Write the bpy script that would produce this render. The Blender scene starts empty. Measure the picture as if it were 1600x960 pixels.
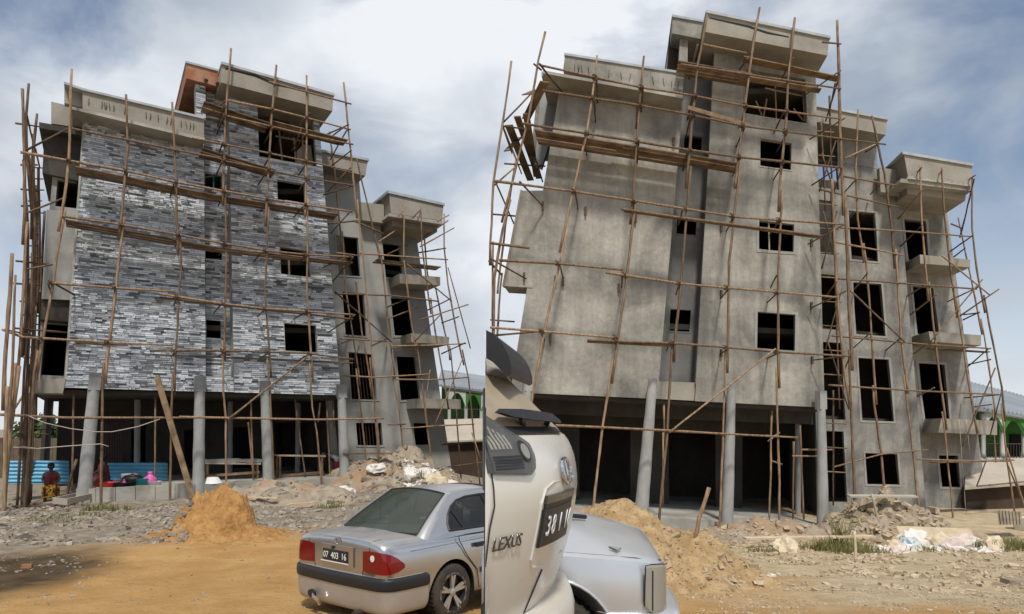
import bpy, bmesh, math, random
from mathutils import Vector, Matrix, noise
from mathutils.bvhtree import BVHTree
random.seed(7)
R = math.radians
SC = bpy.context.scene
COL = SC.collection
# ------------------------------------------------------------------ camera, sky, sun, exposure
F, H, HZ, CX = 1080.0, 1.7, 671.0, 800.0     # focal length in pixels of a 1600 px wide frame, eye height, horizon row, centre
cam_d = bpy.data.cameras.new('camera'); cam = bpy.data.objects.new('camera', cam_d); COL.objects.link(cam)
cam.location = (0, 0, H); cam.rotation_euler = (R(90), 0, 0)
cam_d.sensor_width = 36; cam_d.lens = 36 * F / 1600; cam_d.shift_y = (HZ - 480) / 1600
cam_d.clip_start = 0.05; cam_d.clip_end = 6000
SC.camera = cam
SUN_AZ, SUN_EL = R(174), R(57)     # compass-like: direction the sun stands in, measured from +Y clockwise
wd = bpy.data.worlds.new('World'); SC.world = wd; wd.use_nodes = True
nt = wd.node_tree; nt.nodes.clear()
def N(t, tree, **kw):
    n = tree.nodes.new(t)
    for k, v in kw.items(): setattr(n, k, v)
    return n
out = N('ShaderNodeOutputWorld', nt); bg = N('ShaderNodeBackground', nt); bg.inputs[1].default_value = 0.1
sky = N('ShaderNodeTexSky', nt, sky_type='NISHITA'); sky.sun_disc = False
sky.sun_elevation = SUN_EL; sky.sun_rotation = SUN_AZ; sky.altitude = 300; sky.air_density = 1.0; sky.dust_density = 0.6; sky.ozone_density = 2.0
tc = N('ShaderNodeTexCoord', nt)
mp = N('ShaderNodeMapping', nt); mp.inputs['Location'].default_value = (3.62, 1.0, 0.5); mp.inputs['Scale'].default_value = (1.0, 1.0, 1.7)
n1 = N('ShaderNodeTexNoise', nt); n1.inputs['Scale'].default_value = 2.7; n1.inputs['Detail'].default_value = 9; n1.inputs['Roughness'].default_value = 0.55; n1.inputs['Distortion'].default_value = 0.5
n2 = N('ShaderNodeTexNoise', nt); n2.inputs['Scale'].default_value = 2.6; n2.inputs['Detail'].default_value = 7; n2.inputs['Roughness'].default_value = 0.5
r1 = N('ShaderNodeValToRGB', nt); r1.color_ramp.elements[0].position = 0.40; r1.color_ramp.elements[0].color = (0.22, 0.22, 0.22, 1); r1.color_ramp.elements[1].position = 0.55
r2 = N('ShaderNodeValToRGB', nt)
r2.color_ramp.elements[0].position = 0.38; r2.color_ramp.elements[0].color = (3.4, 4.0, 4.8, 1)
r2.color_ramp.elements[1].position = 0.62; r2.color_ramp.elements[1].color = (8.0, 8.3, 8.7, 1)
sx = N('ShaderNodeSeparateXYZ', nt); hz = N('ShaderNodeMapRange', nt); hz.inputs['From Min'].default_value = 0.0; hz.inputs['From Max'].default_value = 0.30; hz.inputs['To Min'].default_value = 0.75; hz.inputs['To Max'].default_value = 0.0
mh = N('ShaderNodeMix', nt, data_type='RGBA'); mh.inputs[7].default_value = (7.4, 7.7, 8.1, 1)
mx = N('ShaderNodeMix', nt, data_type='RGBA')
L = nt.links.new
L(tc.outputs['Generated'], mp.inputs[0]); L(mp.outputs[0], n1.inputs[0]); L(mp.outputs[0], n2.inputs[0])
L(n1.outputs[0], r1.inputs[0]); L(n2.outputs[0], r2.inputs[0])
L(r1.outputs[0], mx.inputs[0]); L(sky.outputs[0], mx.inputs[6]); L(r2.outputs[0], mx.inputs[7])
L(tc.outputs['Generated'], sx.inputs[0]); L(sx.outputs[2], hz.inputs[0]); L(hz.outputs[0], mh.inputs[0]); L(mx.outputs[2], mh.inputs[6])
L(mh.outputs[2], bg.inputs[0]); L(bg.outputs[0], out.inputs[0])
sd = bpy.data.lights.new('sun', 'SUN'); sd.energy = 3.1; sd.angle = R(6); sd.color = (1, 0.95, 0.87)
so = bpy.data.objects.new('sun', sd); COL.objects.link(so)
sun_to = Vector((math.sin(SUN_AZ) * math.cos(SUN_EL), math.cos(SUN_AZ) * math.cos(SUN_EL), math.sin(SUN_EL)))
so.rotation_euler = sun_to.to_track_quat('Z', 'Y').to_euler(); so.location = sun_to * 60
SC.cycles.caustics_reflective = False; SC.cycles.caustics_refractive = False
SC.view_settings.view_transform = 'Standard'; SC.view_settings.look = 'None'; SC.view_settings.exposure = 0.12; SC.view_settings.gamma = 1
# ------------------------------------------------------------------ materials
MATS = {}
def mat(name, c1, c2=None, scale=4.0, rough=0.85, bump=0.0, bscale=None, metal=0.0, detail=6, spec=0.3, rnd=0.0, stretch=None, c3=None, s3=0.6, lo=0.35, hi=0.65, coat=0.0, obrand=False, streak=0.0):
    m = bpy.data.materials.new(name); m.use_nodes = True; t = m.node_tree; b = t.nodes['Principled BSDF']
    b.inputs['Roughness'].default_value = rough; b.inputs['Metallic'].default_value = metal
    b.inputs['Specular IOR Level'].default_value = spec; b.inputs['Coat Weight'].default_value = coat; b.inputs['Coat Roughness'].default_value = 0.08
    l = t.links.new
    tcn = N('ShaderNodeTexCoord', t); src = tcn.outputs['Object']
    if stretch:
        mm = N('ShaderNodeMapping', t); mm.inputs['Scale'].default_value = stretch; l(src, mm.inputs[0]); src = mm.outputs[0]
    col = None
    if c2:
        n = N('ShaderNodeTexNoise', t); n.inputs['Scale'].default_value = scale; n.inputs['Detail'].default_value = detail; n.inputs['Roughness'].default_value = 0.6
        l(src, n.inputs[0])
        r = N('ShaderNodeValToRGB', t); r.color_ramp.elements[0].position = lo; r.color_ramp.elements[1].position = hi
        r.color_ramp.elements[0].color = (*c1, 1); r.color_ramp.elements[1].color = (*c2, 1); l(n.outputs[0], r.inputs[0]); col = r.outputs[0]
        if c3:
            n3 = N('ShaderNodeTexNoise', t); n3.inputs['Scale'].default_value = s3; n3.inputs['Detail'].default_value = 5; n3.inputs['Distortion'].default_value = 0.6; l(src, n3.inputs[0])
            r3 = N('ShaderNodeValToRGB', t); r3.color_ramp.elements[0].position = 0.5; r3.color_ramp.elements[1].position = 0.66; l(n3.outputs[0], r3.inputs[0])
            x = N('ShaderNodeMix', t, data_type='RGBA'); l(r3.outputs[0], x.inputs[0]); l(col, x.inputs[6]); x.inputs[7].default_value = (*c3, 1); col = x.outputs[2]
    if streak:                                      # rain runs and trowel passes
        ms = N('ShaderNodeMapping', t); ms.inputs['Scale'].default_value = (1.6, 1.6, .16); l(src, ms.inputs[0])
        ns = N('ShaderNodeTexNoise', t); ns.inputs['Scale'].default_value = 1.0; ns.inputs['Detail'].default_value = 7; ns.inputs['Roughness'].default_value = .65; ns.inputs['Distortion'].default_value = .3; l(ms.outputs[0], ns.inputs[0])
        rs_ = N('ShaderNodeMapRange', t); rs_.inputs['From Min'].default_value = .38; rs_.inputs['From Max'].default_value = .62; rs_.inputs['To Min'].default_value = 1 - streak * .6; rs_.inputs['To Max'].default_value = 1 + streak * .22; l(ns.outputs[0], rs_.inputs[0])
        x = N('ShaderNodeMix', t, data_type='RGBA', blend_type='MULTIPLY'); x.inputs[0].default_value = 1; l(col, x.inputs[6]); l(rs_.outputs[0], x.inputs[7]); col = x.outputs[2]
        nm = N('ShaderNodeTexNoise', t); nm.inputs['Scale'].default_value = 4.5; nm.inputs['Detail'].default_value = 8; nm.inputs['Roughness'].default_value = .7; nm.inputs['Distortion'].default_value = .8; l(src, nm.inputs[0])
        rm = N('ShaderNodeMapRange', t); rm.inputs['From Min'].default_value = .3; rm.inputs['From Max'].default_value = .7; rm.inputs['To Min'].default_value = .84; rm.inputs['To Max'].default_value = 1.13; l(nm.outputs[0], rm.inputs[0])
        x = N('ShaderNodeMix', t, data_type='RGBA', blend_type='MULTIPLY'); x.inputs[0].default_value = 1; l(col, x.inputs[6]); l(rm.outputs[0], x.inputs[7]); col = x.outputs[2]
        # hairline cracks and trowel ridges
        vo = N('ShaderNodeTexVoronoi', t, feature='DISTANCE_TO_EDGE'); vo.inputs['Scale'].default_value = .9; nw = N('ShaderNodeTexNoise', t); nw.inputs['Scale'].default_value = 1.6; nw.inputs['Detail'].default_value = 6; l(src, nw.inputs[0])
        va = N('ShaderNodeVectorMath', t, operation='MULTIPLY_ADD'); l(nw.outputs['Color'], va.inputs[0]); va.inputs[1].default_value = (1.5, 1.5, 1.5); l(src, va.inputs[2]); l(va.outputs[0], vo.inputs[0])
        rv = N('ShaderNodeMapRange', t); rv.inputs['From Max'].default_value = .012; rv.inputs['To Min'].default_value = .82; l(vo.outputs['Distance'], rv.inputs[0])
        x = N('ShaderNodeMix', t, data_type='RGBA', blend_type='MULTIPLY'); x.inputs[0].default_value = 1; l(col, x.inputs[6]); l(rv.outputs[0], x.inputs[7]); col = x.outputs[2]
    if rnd:
        oi = N('ShaderNodeObjectInfo', t); mr = N('ShaderNodeMapRange', t); mr.inputs['To Min'].default_value = 1 - rnd; mr.inputs['To Max'].default_value = 1 + rnd; l(oi.outputs['Random'], mr.inputs[0])
        x = N('ShaderNodeMix', t, data_type='RGBA', blend_type='MULTIPLY'); x.inputs[0].default_value = 1
        if col: l(col, x.inputs[6])
        else: x.inputs[6].default_value = (*c1, 1)
        l(mr.outputs[0], x.inputs[7]); col = x.outputs[2]
    if col: l(col, b.inputs['Base Color'])
    else: b.inputs['Base Color'].default_value = (*c1, 1)
    if bump:
        nb = N('ShaderNodeTexNoise', t); nb.inputs['Scale'].default_value = bscale or scale * 3; nb.inputs['Detail'].default_value = 7; l(src, nb.inputs[0])
        bp = N('ShaderNodeBump', t); bp.inputs['Strength'].default_value = 1.0; bp.inputs['Distance'].default_value = bump; l(nb.outputs[0], bp.inputs['Height']); l(bp.outputs[0], b.inputs['Normal'])
    MATS[name] = m
    return m
mat('render_grey', (.30, .285, .25), (.44, .42, .37), 1.1, .9, .012, 9, c3=(.25, .235, .205), s3=.5)
mat('render_beam', (.255, .235, .198), (.35, .325, .275), .9, .9, .008, 9)
mat('render_wing', (.29, .292, .275), (.39, .388, .362), .7, .9, .008, 8)
mat('plaster_raw', (.265, .253, .222), (.43, .41, .36), .55, .92, .022, 5, c3=(.20, .193, .172), s3=.42, detail=10, streak=.36)
mat('plaster_dark', (.125, .125, .12), (.20, .195, .185), .8, .9, .015, 6)  # darker plaster of the recess and the gable back
mat('plaster_wing', (.22, .215, .20), (.37, .355, .315), .6, .92, .022, 5, c3=(.19, .187, .175), s3=.7, detail=10, streak=.35)
mat('surround', (.29, .28, .255), (.35, .34, .31), 2, .9, .004, 12)
mat('inner_wall', (.045, .041, .036), (.075, .068, .058), .8, .95, .01, 6)  # near-black base colour stands in for the dimness indoors
mat('coping', (.33, .36, .38), (.45, .47, .48), 2, .7, .004, 14)
mat('ochre_paint', (.30, .115, .06), (.36, .20, .13), 1.6, .85, .01, 9, lo=.42, hi=.62)
mat('column_grey', (.27, .275, .265), (.37, .37, .355), 2.2, .85, .01, 14, stretch=(1, 1, .5))
mat('pole_wood', (.14, .085, .05), (.33, .225, .14), 3.0, .8, .006, 20, rnd=.38, stretch=(6, 6, .8))
mat('pole_dark', (.07, .048, .032), (.16, .10, .062), 3.0, .8, .006, 20, rnd=.3)
mat('plank_wood', (.10, .065, .038), (.26, .175, .105), 2.0, .8, .004, 18, rnd=.35)
mat('pale_wood', (.42, .33, .22), (.56, .46, .32), 2.0, .8, .004, 18, rnd=.2)
mat('sand_orange', (.30, .155, .05), (.44, .245, .09), 5, .95, .05, 14, c3=(.28, .145, .05), s3=2.2)
mat('sand_tan', (.31, .205, .10), (.46, .325, .175), 5, .95, .05, 16, c3=(.30, .195, .09), s3=3)
mat('soil_heap', (.24, .195, .145), (.37, .31, .235), 2.5, .95, .05, 6, c3=(.33, .21, .12), s3=.8)
mat('stone_pieces', (.17, .142, .108), (.37, .32, .255), 1.7, .9, 0)
mat('stone_tan', (.30, .225, .14), (.52, .425, .30), 1.7, .9, 0)
mat('grass_blades', (.10, .115, .035), (.27, .235, .09), 2.0, .8)
mat('leaf_green', (.035, .075, .02), (.075, .12, .035), 3, .6)
mat('bark', (.12, .09, .06), (.2, .15, .1), 3, .9)
mat('blue_sheet', (.10, .33, .50), (.17, .43, .60), 1.5, .45, 0, spec=.5)
mat('fence_brown', (.10, .075, .05), (.15, .115, .08), 2, .9, .01, 8, rnd=.2)
mat('black_plastic', (.018, .018, .02), None, rough=.45, spec=.4)
mat('rubber', (.03, .028, .026), (.075, .06, .045), 5, .85)
mat('chrome', (.62, .62, .62), None, rough=.15, metal=1)
mat('alloy', (.42, .40, .37), (.5, .48, .44), 6, .45, metal=.6)
mat('white_print', (.75, .75, .74), None, rough=.6)
mat('cloth_white', (.62, .58, .52), (.76, .73, .68), 3, .9, .02, 9)
mat('cloth_cream', (.56, .45, .30), (.66, .57, .42), 3, .9, .02, 9)
mat('cloth_pink', (.58, .47, .43), (.68, .58, .53), 3, .9, .02, 9)
mat('cloth_blue', (.45, .52, .56), (.58, .64, .67), 3, .9, .02, 9)
mat('skin', (.055, .03, .02), (.075, .042, .028), 5, .55)
mat('hair_black', (.012, .01, .009), None, rough=.7)
mat('print_red', (.25, .02, .02), (.06, .03, .04), 16, .85, lo=.45, hi=.55)
mat('print_yellow', (.62, .30, .02), (.025, .02, .015), 14, .85, lo=.47, hi=.53, detail=2)
mat('print_grey', (.38, .38, .40), (.10, .10, .12), 22, .85, lo=.46, hi=.56)
mat('plastic_pink', (.72, .14, .42), None, rough=.4)
mat('plastic_red', (.62, .05, .03), None, rough=.45)
mat('plastic_blue', (.02, .10, .42), None, rough=.4)
mat('plastic_teal', (.03, .32, .36), None, rough=.45)
mat('plastic_white', (.72, .72, .70), None, rough=.4)
mat('pot_black', (.02, .02, .02), None, rough=.5)
mat('house_green', (.05, .17, .035), (.065, .20, .045), 1, .85)
mat('house_white', (.48, .48, .46), (.56, .56, .54), 1, .85)
mat('roof_grey', (.20, .225, .25), (.27, .295, .32), .5, .55, 0, spec=.4)
mat('cream_sheet', (.38, .335, .275), (.47, .42, .35), .8, .8)
mat('dark_brown', (.05, .035, .025), (.08, .055, .04), 1, .9)
mat('steel_bar', (.05, .045, .045), (.10, .06, .04), 8, .7, metal=.4)
mat('rope', (.45, .42, .36), None, rough=.9)
mat('green_frame', (.03, .22, .13), None, rough=.5)
mat('window_dark', (.012, .012, .013), None, rough=.9)
# car paints: metallic flakes with settled dust on faces that look up
def paint(name, base, dust, metal, amt, lowz=None):
    m = bpy.data.materials.new(name); m.use_nodes = True; t = m.node_tree; b = t.nodes['Principled BSDF']; l = t.links.new
    ge = N('ShaderNodeNewGeometry', t); s = N('ShaderNodeSeparateXYZ', t); l(ge.outputs['Normal'], s.inputs[0])
    tcn = N('ShaderNodeTexCoord', t); n = N('ShaderNodeTexNoise', t); n.inputs['Scale'].default_value = 5; n.inputs['Detail'].default_value = 7; l(tcn.outputs['Object'], n.inputs[0])
    mr = N('ShaderNodeMapRange', t); mr.inputs['From Min'].default_value = .3; mr.inputs['From Max'].default_value = 1.0; mr.inputs['To Max'].default_value = amt; l(s.outputs[2], mr.inputs[0])
    mu = N('ShaderNodeMath', t, operation='MULTIPLY'); l(mr.outputs[0], mu.inputs[0]); l(n.outputs[0], mu.inputs[1])
    ad = N('ShaderNodeMath', t, operation='ADD'); l(mu.outputs[0], ad.inputs[0])
    if lowz:                                           # road dirt thrown up on the sills
        s2 = N('ShaderNodeSeparateXYZ', t); l(tcn.outputs['Object'], s2.inputs[0])
        m2 = N('ShaderNodeMapRange', t); m2.inputs['From Min'].default_value = lowz[1]; m2.inputs['From Max'].default_value = lowz[0]; m2.inputs['To Max'].default_value = lowz[2]; l(s2.outputs[2], m2.inputs[0])
        m3 = N('ShaderNodeMath', t, operation='MULTIPLY'); l(m2.outputs[0], m3.inputs[0]); l(n.outputs[0], m3.inputs[1]); l(m3.outputs[0], ad.inputs[1])
    else: ad.inputs[1].default_value = 0.05
    x = N('ShaderNodeMix', t, data_type='RGBA'); x.clamp_factor = True; l(ad.outputs[0], x.inputs[0]); x.inputs[6].default_value = (*base, 1); x.inputs[7].default_value = (*dust, 1)
    l(x.outputs[2], b.inputs['Base Color'])
    iv = N('ShaderNodeMapRange', t); iv.inputs['To Min'].default_value = metal; iv.inputs['To Max'].default_value = 0; l(ad.outputs[0], iv.inputs[0]); l(iv.outputs[0], b.inputs['Metallic'])
    ro = N('ShaderNodeMapRange', t); ro.inputs['To Min'].default_value = .22; ro.inputs['To Max'].default_value = .8; l(ad.outputs[0], ro.inputs[0]); l(ro.outputs[0], b.inputs['Roughness'])
    b.inputs['Coat Weight'].default_value = .35; b.inputs['Coat Roughness'].default_value = .12
    MATS[name] = m
paint('paint_silver', (.50, .51, .53), (.34, .27, .18), .92, .75, (.22, .60, 1.5))
paint('paint_pearl', (.68, .655, .60), (.46, .39, .29), .1, .7, (.75, 1.2, .7))
paint('paint_silver_light', (.62, .64, .67), (.42, .36, .28), .6, .35)
def glass(name, tint, dust=0.12, trans=0.75):
    m = bpy.data.materials.new(name); m.use_nodes = True; t = m.node_tree; l = t.links.new
    o = t.nodes['Material Output']; b = t.nodes['Principled BSDF']; b.inputs['Base Color'].default_value = (*tint, 1); b.inputs['Roughness'].default_value = .06; b.inputs['Specular IOR Level'].default_value = .7
    tr = N('ShaderNodeBsdfTransparent', t); tr.inputs[0].default_value = (*[min(1, c * 2 + .25) for c in tint], 1)
    x = N('ShaderNodeMixShader', t); x.inputs[0].default_value = trans; l(b.outputs[0], x.inputs[1]); l(tr.outputs[0], x.inputs[2]); l(x.outputs[0], o.inputs[0])
    MATS[name] = m
glass('car_glass', (.11, .13, .105), trans=.6)
glass('side_glass', (.03, .035, .035), trans=.45)
glass('lamp_red', (.20, .006, .008), trans=.15)
glass('lamp_clear', (.40, .38, .33), trans=.35)
mat('dark_shaded_concrete', (.05, .046, .04), (.085, .078, .066), 1.2, .95, .01, 8)  # near-black; soffit shade put into the colour on the left flank
mat('dark_chrome', (.16, .15, .14), None, rough=.25, metal=.9)
glass('lamp_smoke', (.16, .16, .155), trans=.6)
mat('lamp_amber', (.28, .03, .012), None, rough=.2, spec=.6)
mat('dusty_glass', (.33, .27, .18), (.40, .33, .235), 3, .4, spec=.6)
# ledge-stone strips carry their own grey in a face attribute
def strip_mat():
    m = bpy.data.materials.new('ledge_stone'); m.use_nodes = True; t = m.node_tree; b = t.nodes['Principled BSDF']; l = t.links.new
    a = N('ShaderNodeAttribute', t, attribute_name='shade'); tcn = N('ShaderNodeTexCoord', t)
    n = N('ShaderNodeTexNoise', t); n.inputs['Scale'].default_value = 9; n.inputs['Detail'].default_value = 5; l(tcn.outputs['Object'], n.inputs[0])
    mr = N('ShaderNodeMapRange', t); mr.inputs['To Min'].default_value = .65; mr.inputs['To Max'].default_value = 1.35; l(n.outputs[0], mr.inputs[0])
    x = N('ShaderNodeMix', t, data_type='RGBA', blend_type='MULTIPLY'); x.inputs[0].default_value = 1; l(a.outputs['Color'], x.inputs[6]); l(mr.outputs[0], x.inputs[7])
    l(x.outputs[2], b.inputs['Base Color']); b.inputs['Roughness'].default_value = .7; b.inputs['Specular IOR Level'].default_value = .35
    MATS['ledge_stone'] = m
strip_mat()
# ------------------------------------------------------------------ mesh helpers
class MB:
    def __init__(s): s.v = []; s.f = []
    def add(s, vs, fs):
        b = len(s.v); s.v += [tuple(v) for v in vs]; s.f += [tuple(i + b for i in f) for f in fs]
    def prism(s, pts, vec):                     # closed prism: polygon pts swept by vec
        n = len(pts); vec = Vector(vec); q = [Vector(p) + vec for p in pts]
        s.add(list(pts) + q, [tuple(range(n))] + [tuple(range(2 * n - 1, n - 1, -1))] + [(i, i + n, (i + 1) % n + n, (i + 1) % n) for i in range(n)])
    def box(s, c, sx, sy, sz, rot=None):
        M = rot or Matrix.Identity(3)
        vs = [Vector(c) + M @ Vector((a * sx / 2, b * sy / 2, d * sz / 2)) for a in (-1, 1) for b in (-1, 1) for d in (-1, 1)]
        s.add(vs, [(0, 1, 3, 2), (4, 6, 7, 5), (0, 4, 5, 1), (2, 3, 7, 6), (0, 2, 6, 4), (1, 5, 7, 3)])
    def bar(s, p, q, w, h, up=(0, 0, 1)):       # rectangular bar from p to q
        p, q = Vector(p), Vector(q); d = (q - p).normalized(); sd = d.cross(Vector(up))
        if sd.length < 1e-4: sd = d.cross(Vector((0, 1, 0)))
        sd.normalize(); u = sd.cross(d); vs = []
        for e in (p, q):
            for a, b in ((-1, -1), (1, -1), (1, 1), (-1, 1)): vs.append(e + sd * a * w / 2 + u * b * h / 2)
        s.add(vs, [(0, 1, 2, 3), (7, 6, 5, 4), (0, 4, 5, 1), (1, 5, 6, 2), (2, 6, 7, 3), (3, 7, 4, 0)])
    def tube(s, pts, rad, n=6, caps=True):
        pts = [Vector(p) for p in pts]; k = len(pts)
        if not hasattr(rad, '__len__'): rad = [rad] * k
        vs = []; ref = None
        for i, p in enumerate(pts):
            d = (pts[min(i + 1, k - 1)] - pts[max(i - 1, 0)]).normalized()
            if ref is None: ref = d.orthogonal().normalized()
            a = (ref - d * ref.dot(d)).normalized(); b = d.cross(a); ref = a
            for j in range(n):
                t = 2 * math.pi * j / n; vs.append(p + (a * math.cos(t) + b * math.sin(t)) * rad[i])
        fs = [(i * n + j, i * n + (j + 1) % n, (i + 1) * n + (j + 1) % n, (i + 1) * n + j) for i in range(k - 1) for j in range(n)]
        if caps: fs += [tuple(range(n - 1, -1, -1)), tuple(range((k - 1) * n, k * n))]
        s.add(vs, fs)
    def lathe(s, prof, c=(0, 0, 0), n=16, sx=1, sy=1):
        k = len(prof); vs = [(c[0] + r * sx * math.cos(2 * math.pi * j / n), c[1] + r * sy * math.sin(2 * math.pi * j / n), c[2] + z) for r, z in prof for j in range(n)]
        s.add(vs, [(i * n + j, i * n + (j + 1) % n, (i + 1) * n + (j + 1) % n, (i + 1) * n + j) for i in range(k - 1) for j in range(n)] + [tuple(range(n - 1, -1, -1)), tuple(range((k - 1) * n, k * n))])
    def grid(s, rows, closed=False):            # rows of equal length lists of points
        m = len(rows[0]); vs = [p for r in rows for p in r]
        s.add(vs, [(i * m + j, i * m + j + 1, (i + 1) * m + j + 1, (i + 1) * m + j) for i in range(len(rows) - 1) for j in range(m - 1)])
    def mesh(s, name, smooth=False, fix=False):
        me = bpy.data.meshes.new(name); me.from_pydata([tuple(v) for v in s.v], [], s.f)
        if fix:
            bm = bmesh.new(); bm.from_mesh(me); bmesh.ops.recalc_face_normals(bm, faces=bm.faces); bm.to_mesh(me); bm.free()
        if smooth:
            me.polygons.foreach_set('use_smooth', [True] * len(me.polygons))
        return me
def link(name, me, m=None, parent=None, local=False):
    o = bpy.data.objects.new(name, me); COL.objects.link(o)
    if m and me is not None and not me.materials: me.materials.append(MATS[m])
    if parent:
        o.parent = parent
        if not local and parent.type == 'EMPTY': o.matrix_parent_inverse = Matrix.Translation(-parent.location)
    return o
def put(name, mb, m, parent=None, smooth=False, local=False, fix=True):
    return link(name, mb.mesh(name, smooth, fix), m, parent, local)
def tag(o, label, cat, group=None, kind=None):
    if label: o['label'] = label
    if cat: o['category'] = cat
    if group: o['group'] = group
    if kind: o['kind'] = kind
    return o
def thing(name, label, cat, loc, group=None, rz=0):
    o = bpy.data.objects.new(name, None); COL.objects.link(o); o.location = loc; o.rotation_euler = (0, 0, rz); o.empty_display_size = .2
    return tag(o, label, cat, group)
def lerp(a, b, t): return a + (b - a) * t
def interp(x, tab):
    if x <= tab[0][0]: return tab[0][1]
    for (a, va), (b, vb) in zip(tab, tab[1:]):
        if x <= b: return lerp(va, vb, (x - a) / (b - a))
    return tab[-1][1]
def sm(a, b, x):
    t = max(0, min(1, (x - a) / (b - a))); return t * t * (3 - 2 * t)
def fb(x, y, z=0, o=4): return noise.fractal(Vector((x, y, z)), 1.0, 2.0, o)
def at(x, y, Y): return Vector(((x - CX) / F * Y, Y, H + (HZ - y) / F * Y))
class Plane:                                    # a vertical building face in the world
    def __init__(s, x0, Y0, vpx, back=None):
        s.P = Vector(((x0 - CX) / F * Y0, Y0)); u = Vector(((vpx - CX) / F, 1)).normalized(); s.u = u
        s.n = Vector((u.y, -u.x)); b = Vector(back).normalized() if back else -s.n; s.b = b; s.B = Vector((b.x, b.y, 0))
        s.n3 = Vector((s.n.x, s.n.y, 0)); s.u3 = Vector((u.x, u.y, 0))
    def at(s, x, y, off=0.0):
        r = Vector(((x - CX) / F, 1)); base = s.P - s.b * off; t = base.dot(s.n) / r.dot(s.n)
        return Vector((r.x * t, t, H + (HZ - y) / F * t))
def bil(q, u, v):
    (ax, ay), (bx, by), (cx, cy), (dx, dy) = q       # TL TR BR BL
    return ((1 - v) * ((1 - u) * ax + u * bx) + v * ((1 - u) * dx + u * cx), (1 - v) * ((1 - u) * ay + u * by) + v * ((1 - u) * dy + u * cy))
def inv(q, p):
    u = v = .5
    for _ in range(12):
        x, y = bil(q, u, v); e = 1e-4
        x1, y1 = bil(q, u + e, v); x2, y2 = bil(q, u, v + e)
        a, b, c, d = (x1 - x) / e, (x2 - x) / e, (y1 - y) / e, (y2 - y) / e; det = a * d - b * c
        rx, ry = p[0] - x, p[1] - y; u += (d * rx - b * ry) / det; v += (a * ry - c * rx) / det
    return u, v
def hole_uv(q, h):
    c = [inv(q, p) for p in h]
    return ((c[0][0] + c[3][0]) / 2, (c[1][0] + c[2][0]) / 2, (c[0][1] + c[1][1]) / 2, (c[2][1] + c[3][1]) / 2)
def wall(name, pl, q, holes, off, thick, m, parent, sub=6):
    hs = [hole_uv(q, h) for h in holes]
    us = sorted(set([0, 1] + [i / sub for i in range(1, sub)] + [max(0, min(1, x)) for h in hs for x in h[:2]]))
    vs = sorted(set([0, 1] + [i / sub for i in range(1, sub)] + [max(0, min(1, x)) for h in hs for x in h[2:]]))
    nu, nv = len(us), len(vs); mb = MB()
    fr = [pl.at(*bil(q, u, v), off) for v in vs for u in us]; bk = [p + pl.B * thick for p in fr]
    solid = lambda i, j: 0 <= i < nu - 1 and 0 <= j < nv - 1 and not any(h[0] - 1e-6 < (us[i] + us[i + 1]) / 2 < h[1] and h[2] < (vs[j] + vs[j + 1]) / 2 < h[3] for h in hs)
    K = nu * nv; fs = []
    for j in range(nv - 1):
        for i in range(nu - 1):
            if not solid(i, j): continue
            a, b, c, d = j * nu + i, j * nu + i + 1, (j + 1) * nu + i + 1, (j + 1) * nu + i
            fs += [(a, d, c, b), (a + K, b + K, c + K, d + K)]
            for (x, y), (di, dj) in (((a, b), (0, -1)), ((b, c), (1, 0)), ((c, d), (0, 1)), ((d, a), (-1, 0))):
                if not solid(i + di, j + dj): fs.append((x, y, y + K, x + K))
    mb.add(fr + bk, fs)
    return put(name, mb, m, parent, fix=False)
def slab(name, pl, q, off, depth, m, parent):      # a solid whose front face is the quad, swept back
    mb = MB(); mb.prism([pl.at(x, y, off) for x, y in q], pl.B * depth); return put(name, mb, m, parent)
def surround(pl, h, off, parent, m='surround', w=5, depth=.05, name='window_surround'):
    mb = MB(); P = [Vector(p) for p in h]; c = sum(P, Vector((0, 0))) / 4
    O = [p + Vector((w if p.x > c.x else -w, w if p.y > c.y else -w)) for p in P]
    for i in range(4):
        j = (i + 1) % 4; mb.prism([pl.at(*O[i], off), pl.at(*O[j], off), pl.at(*P[j], off), pl.at(*P[i], off)], pl.B * depth)
    return put(name, mb, m, parent)
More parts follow.
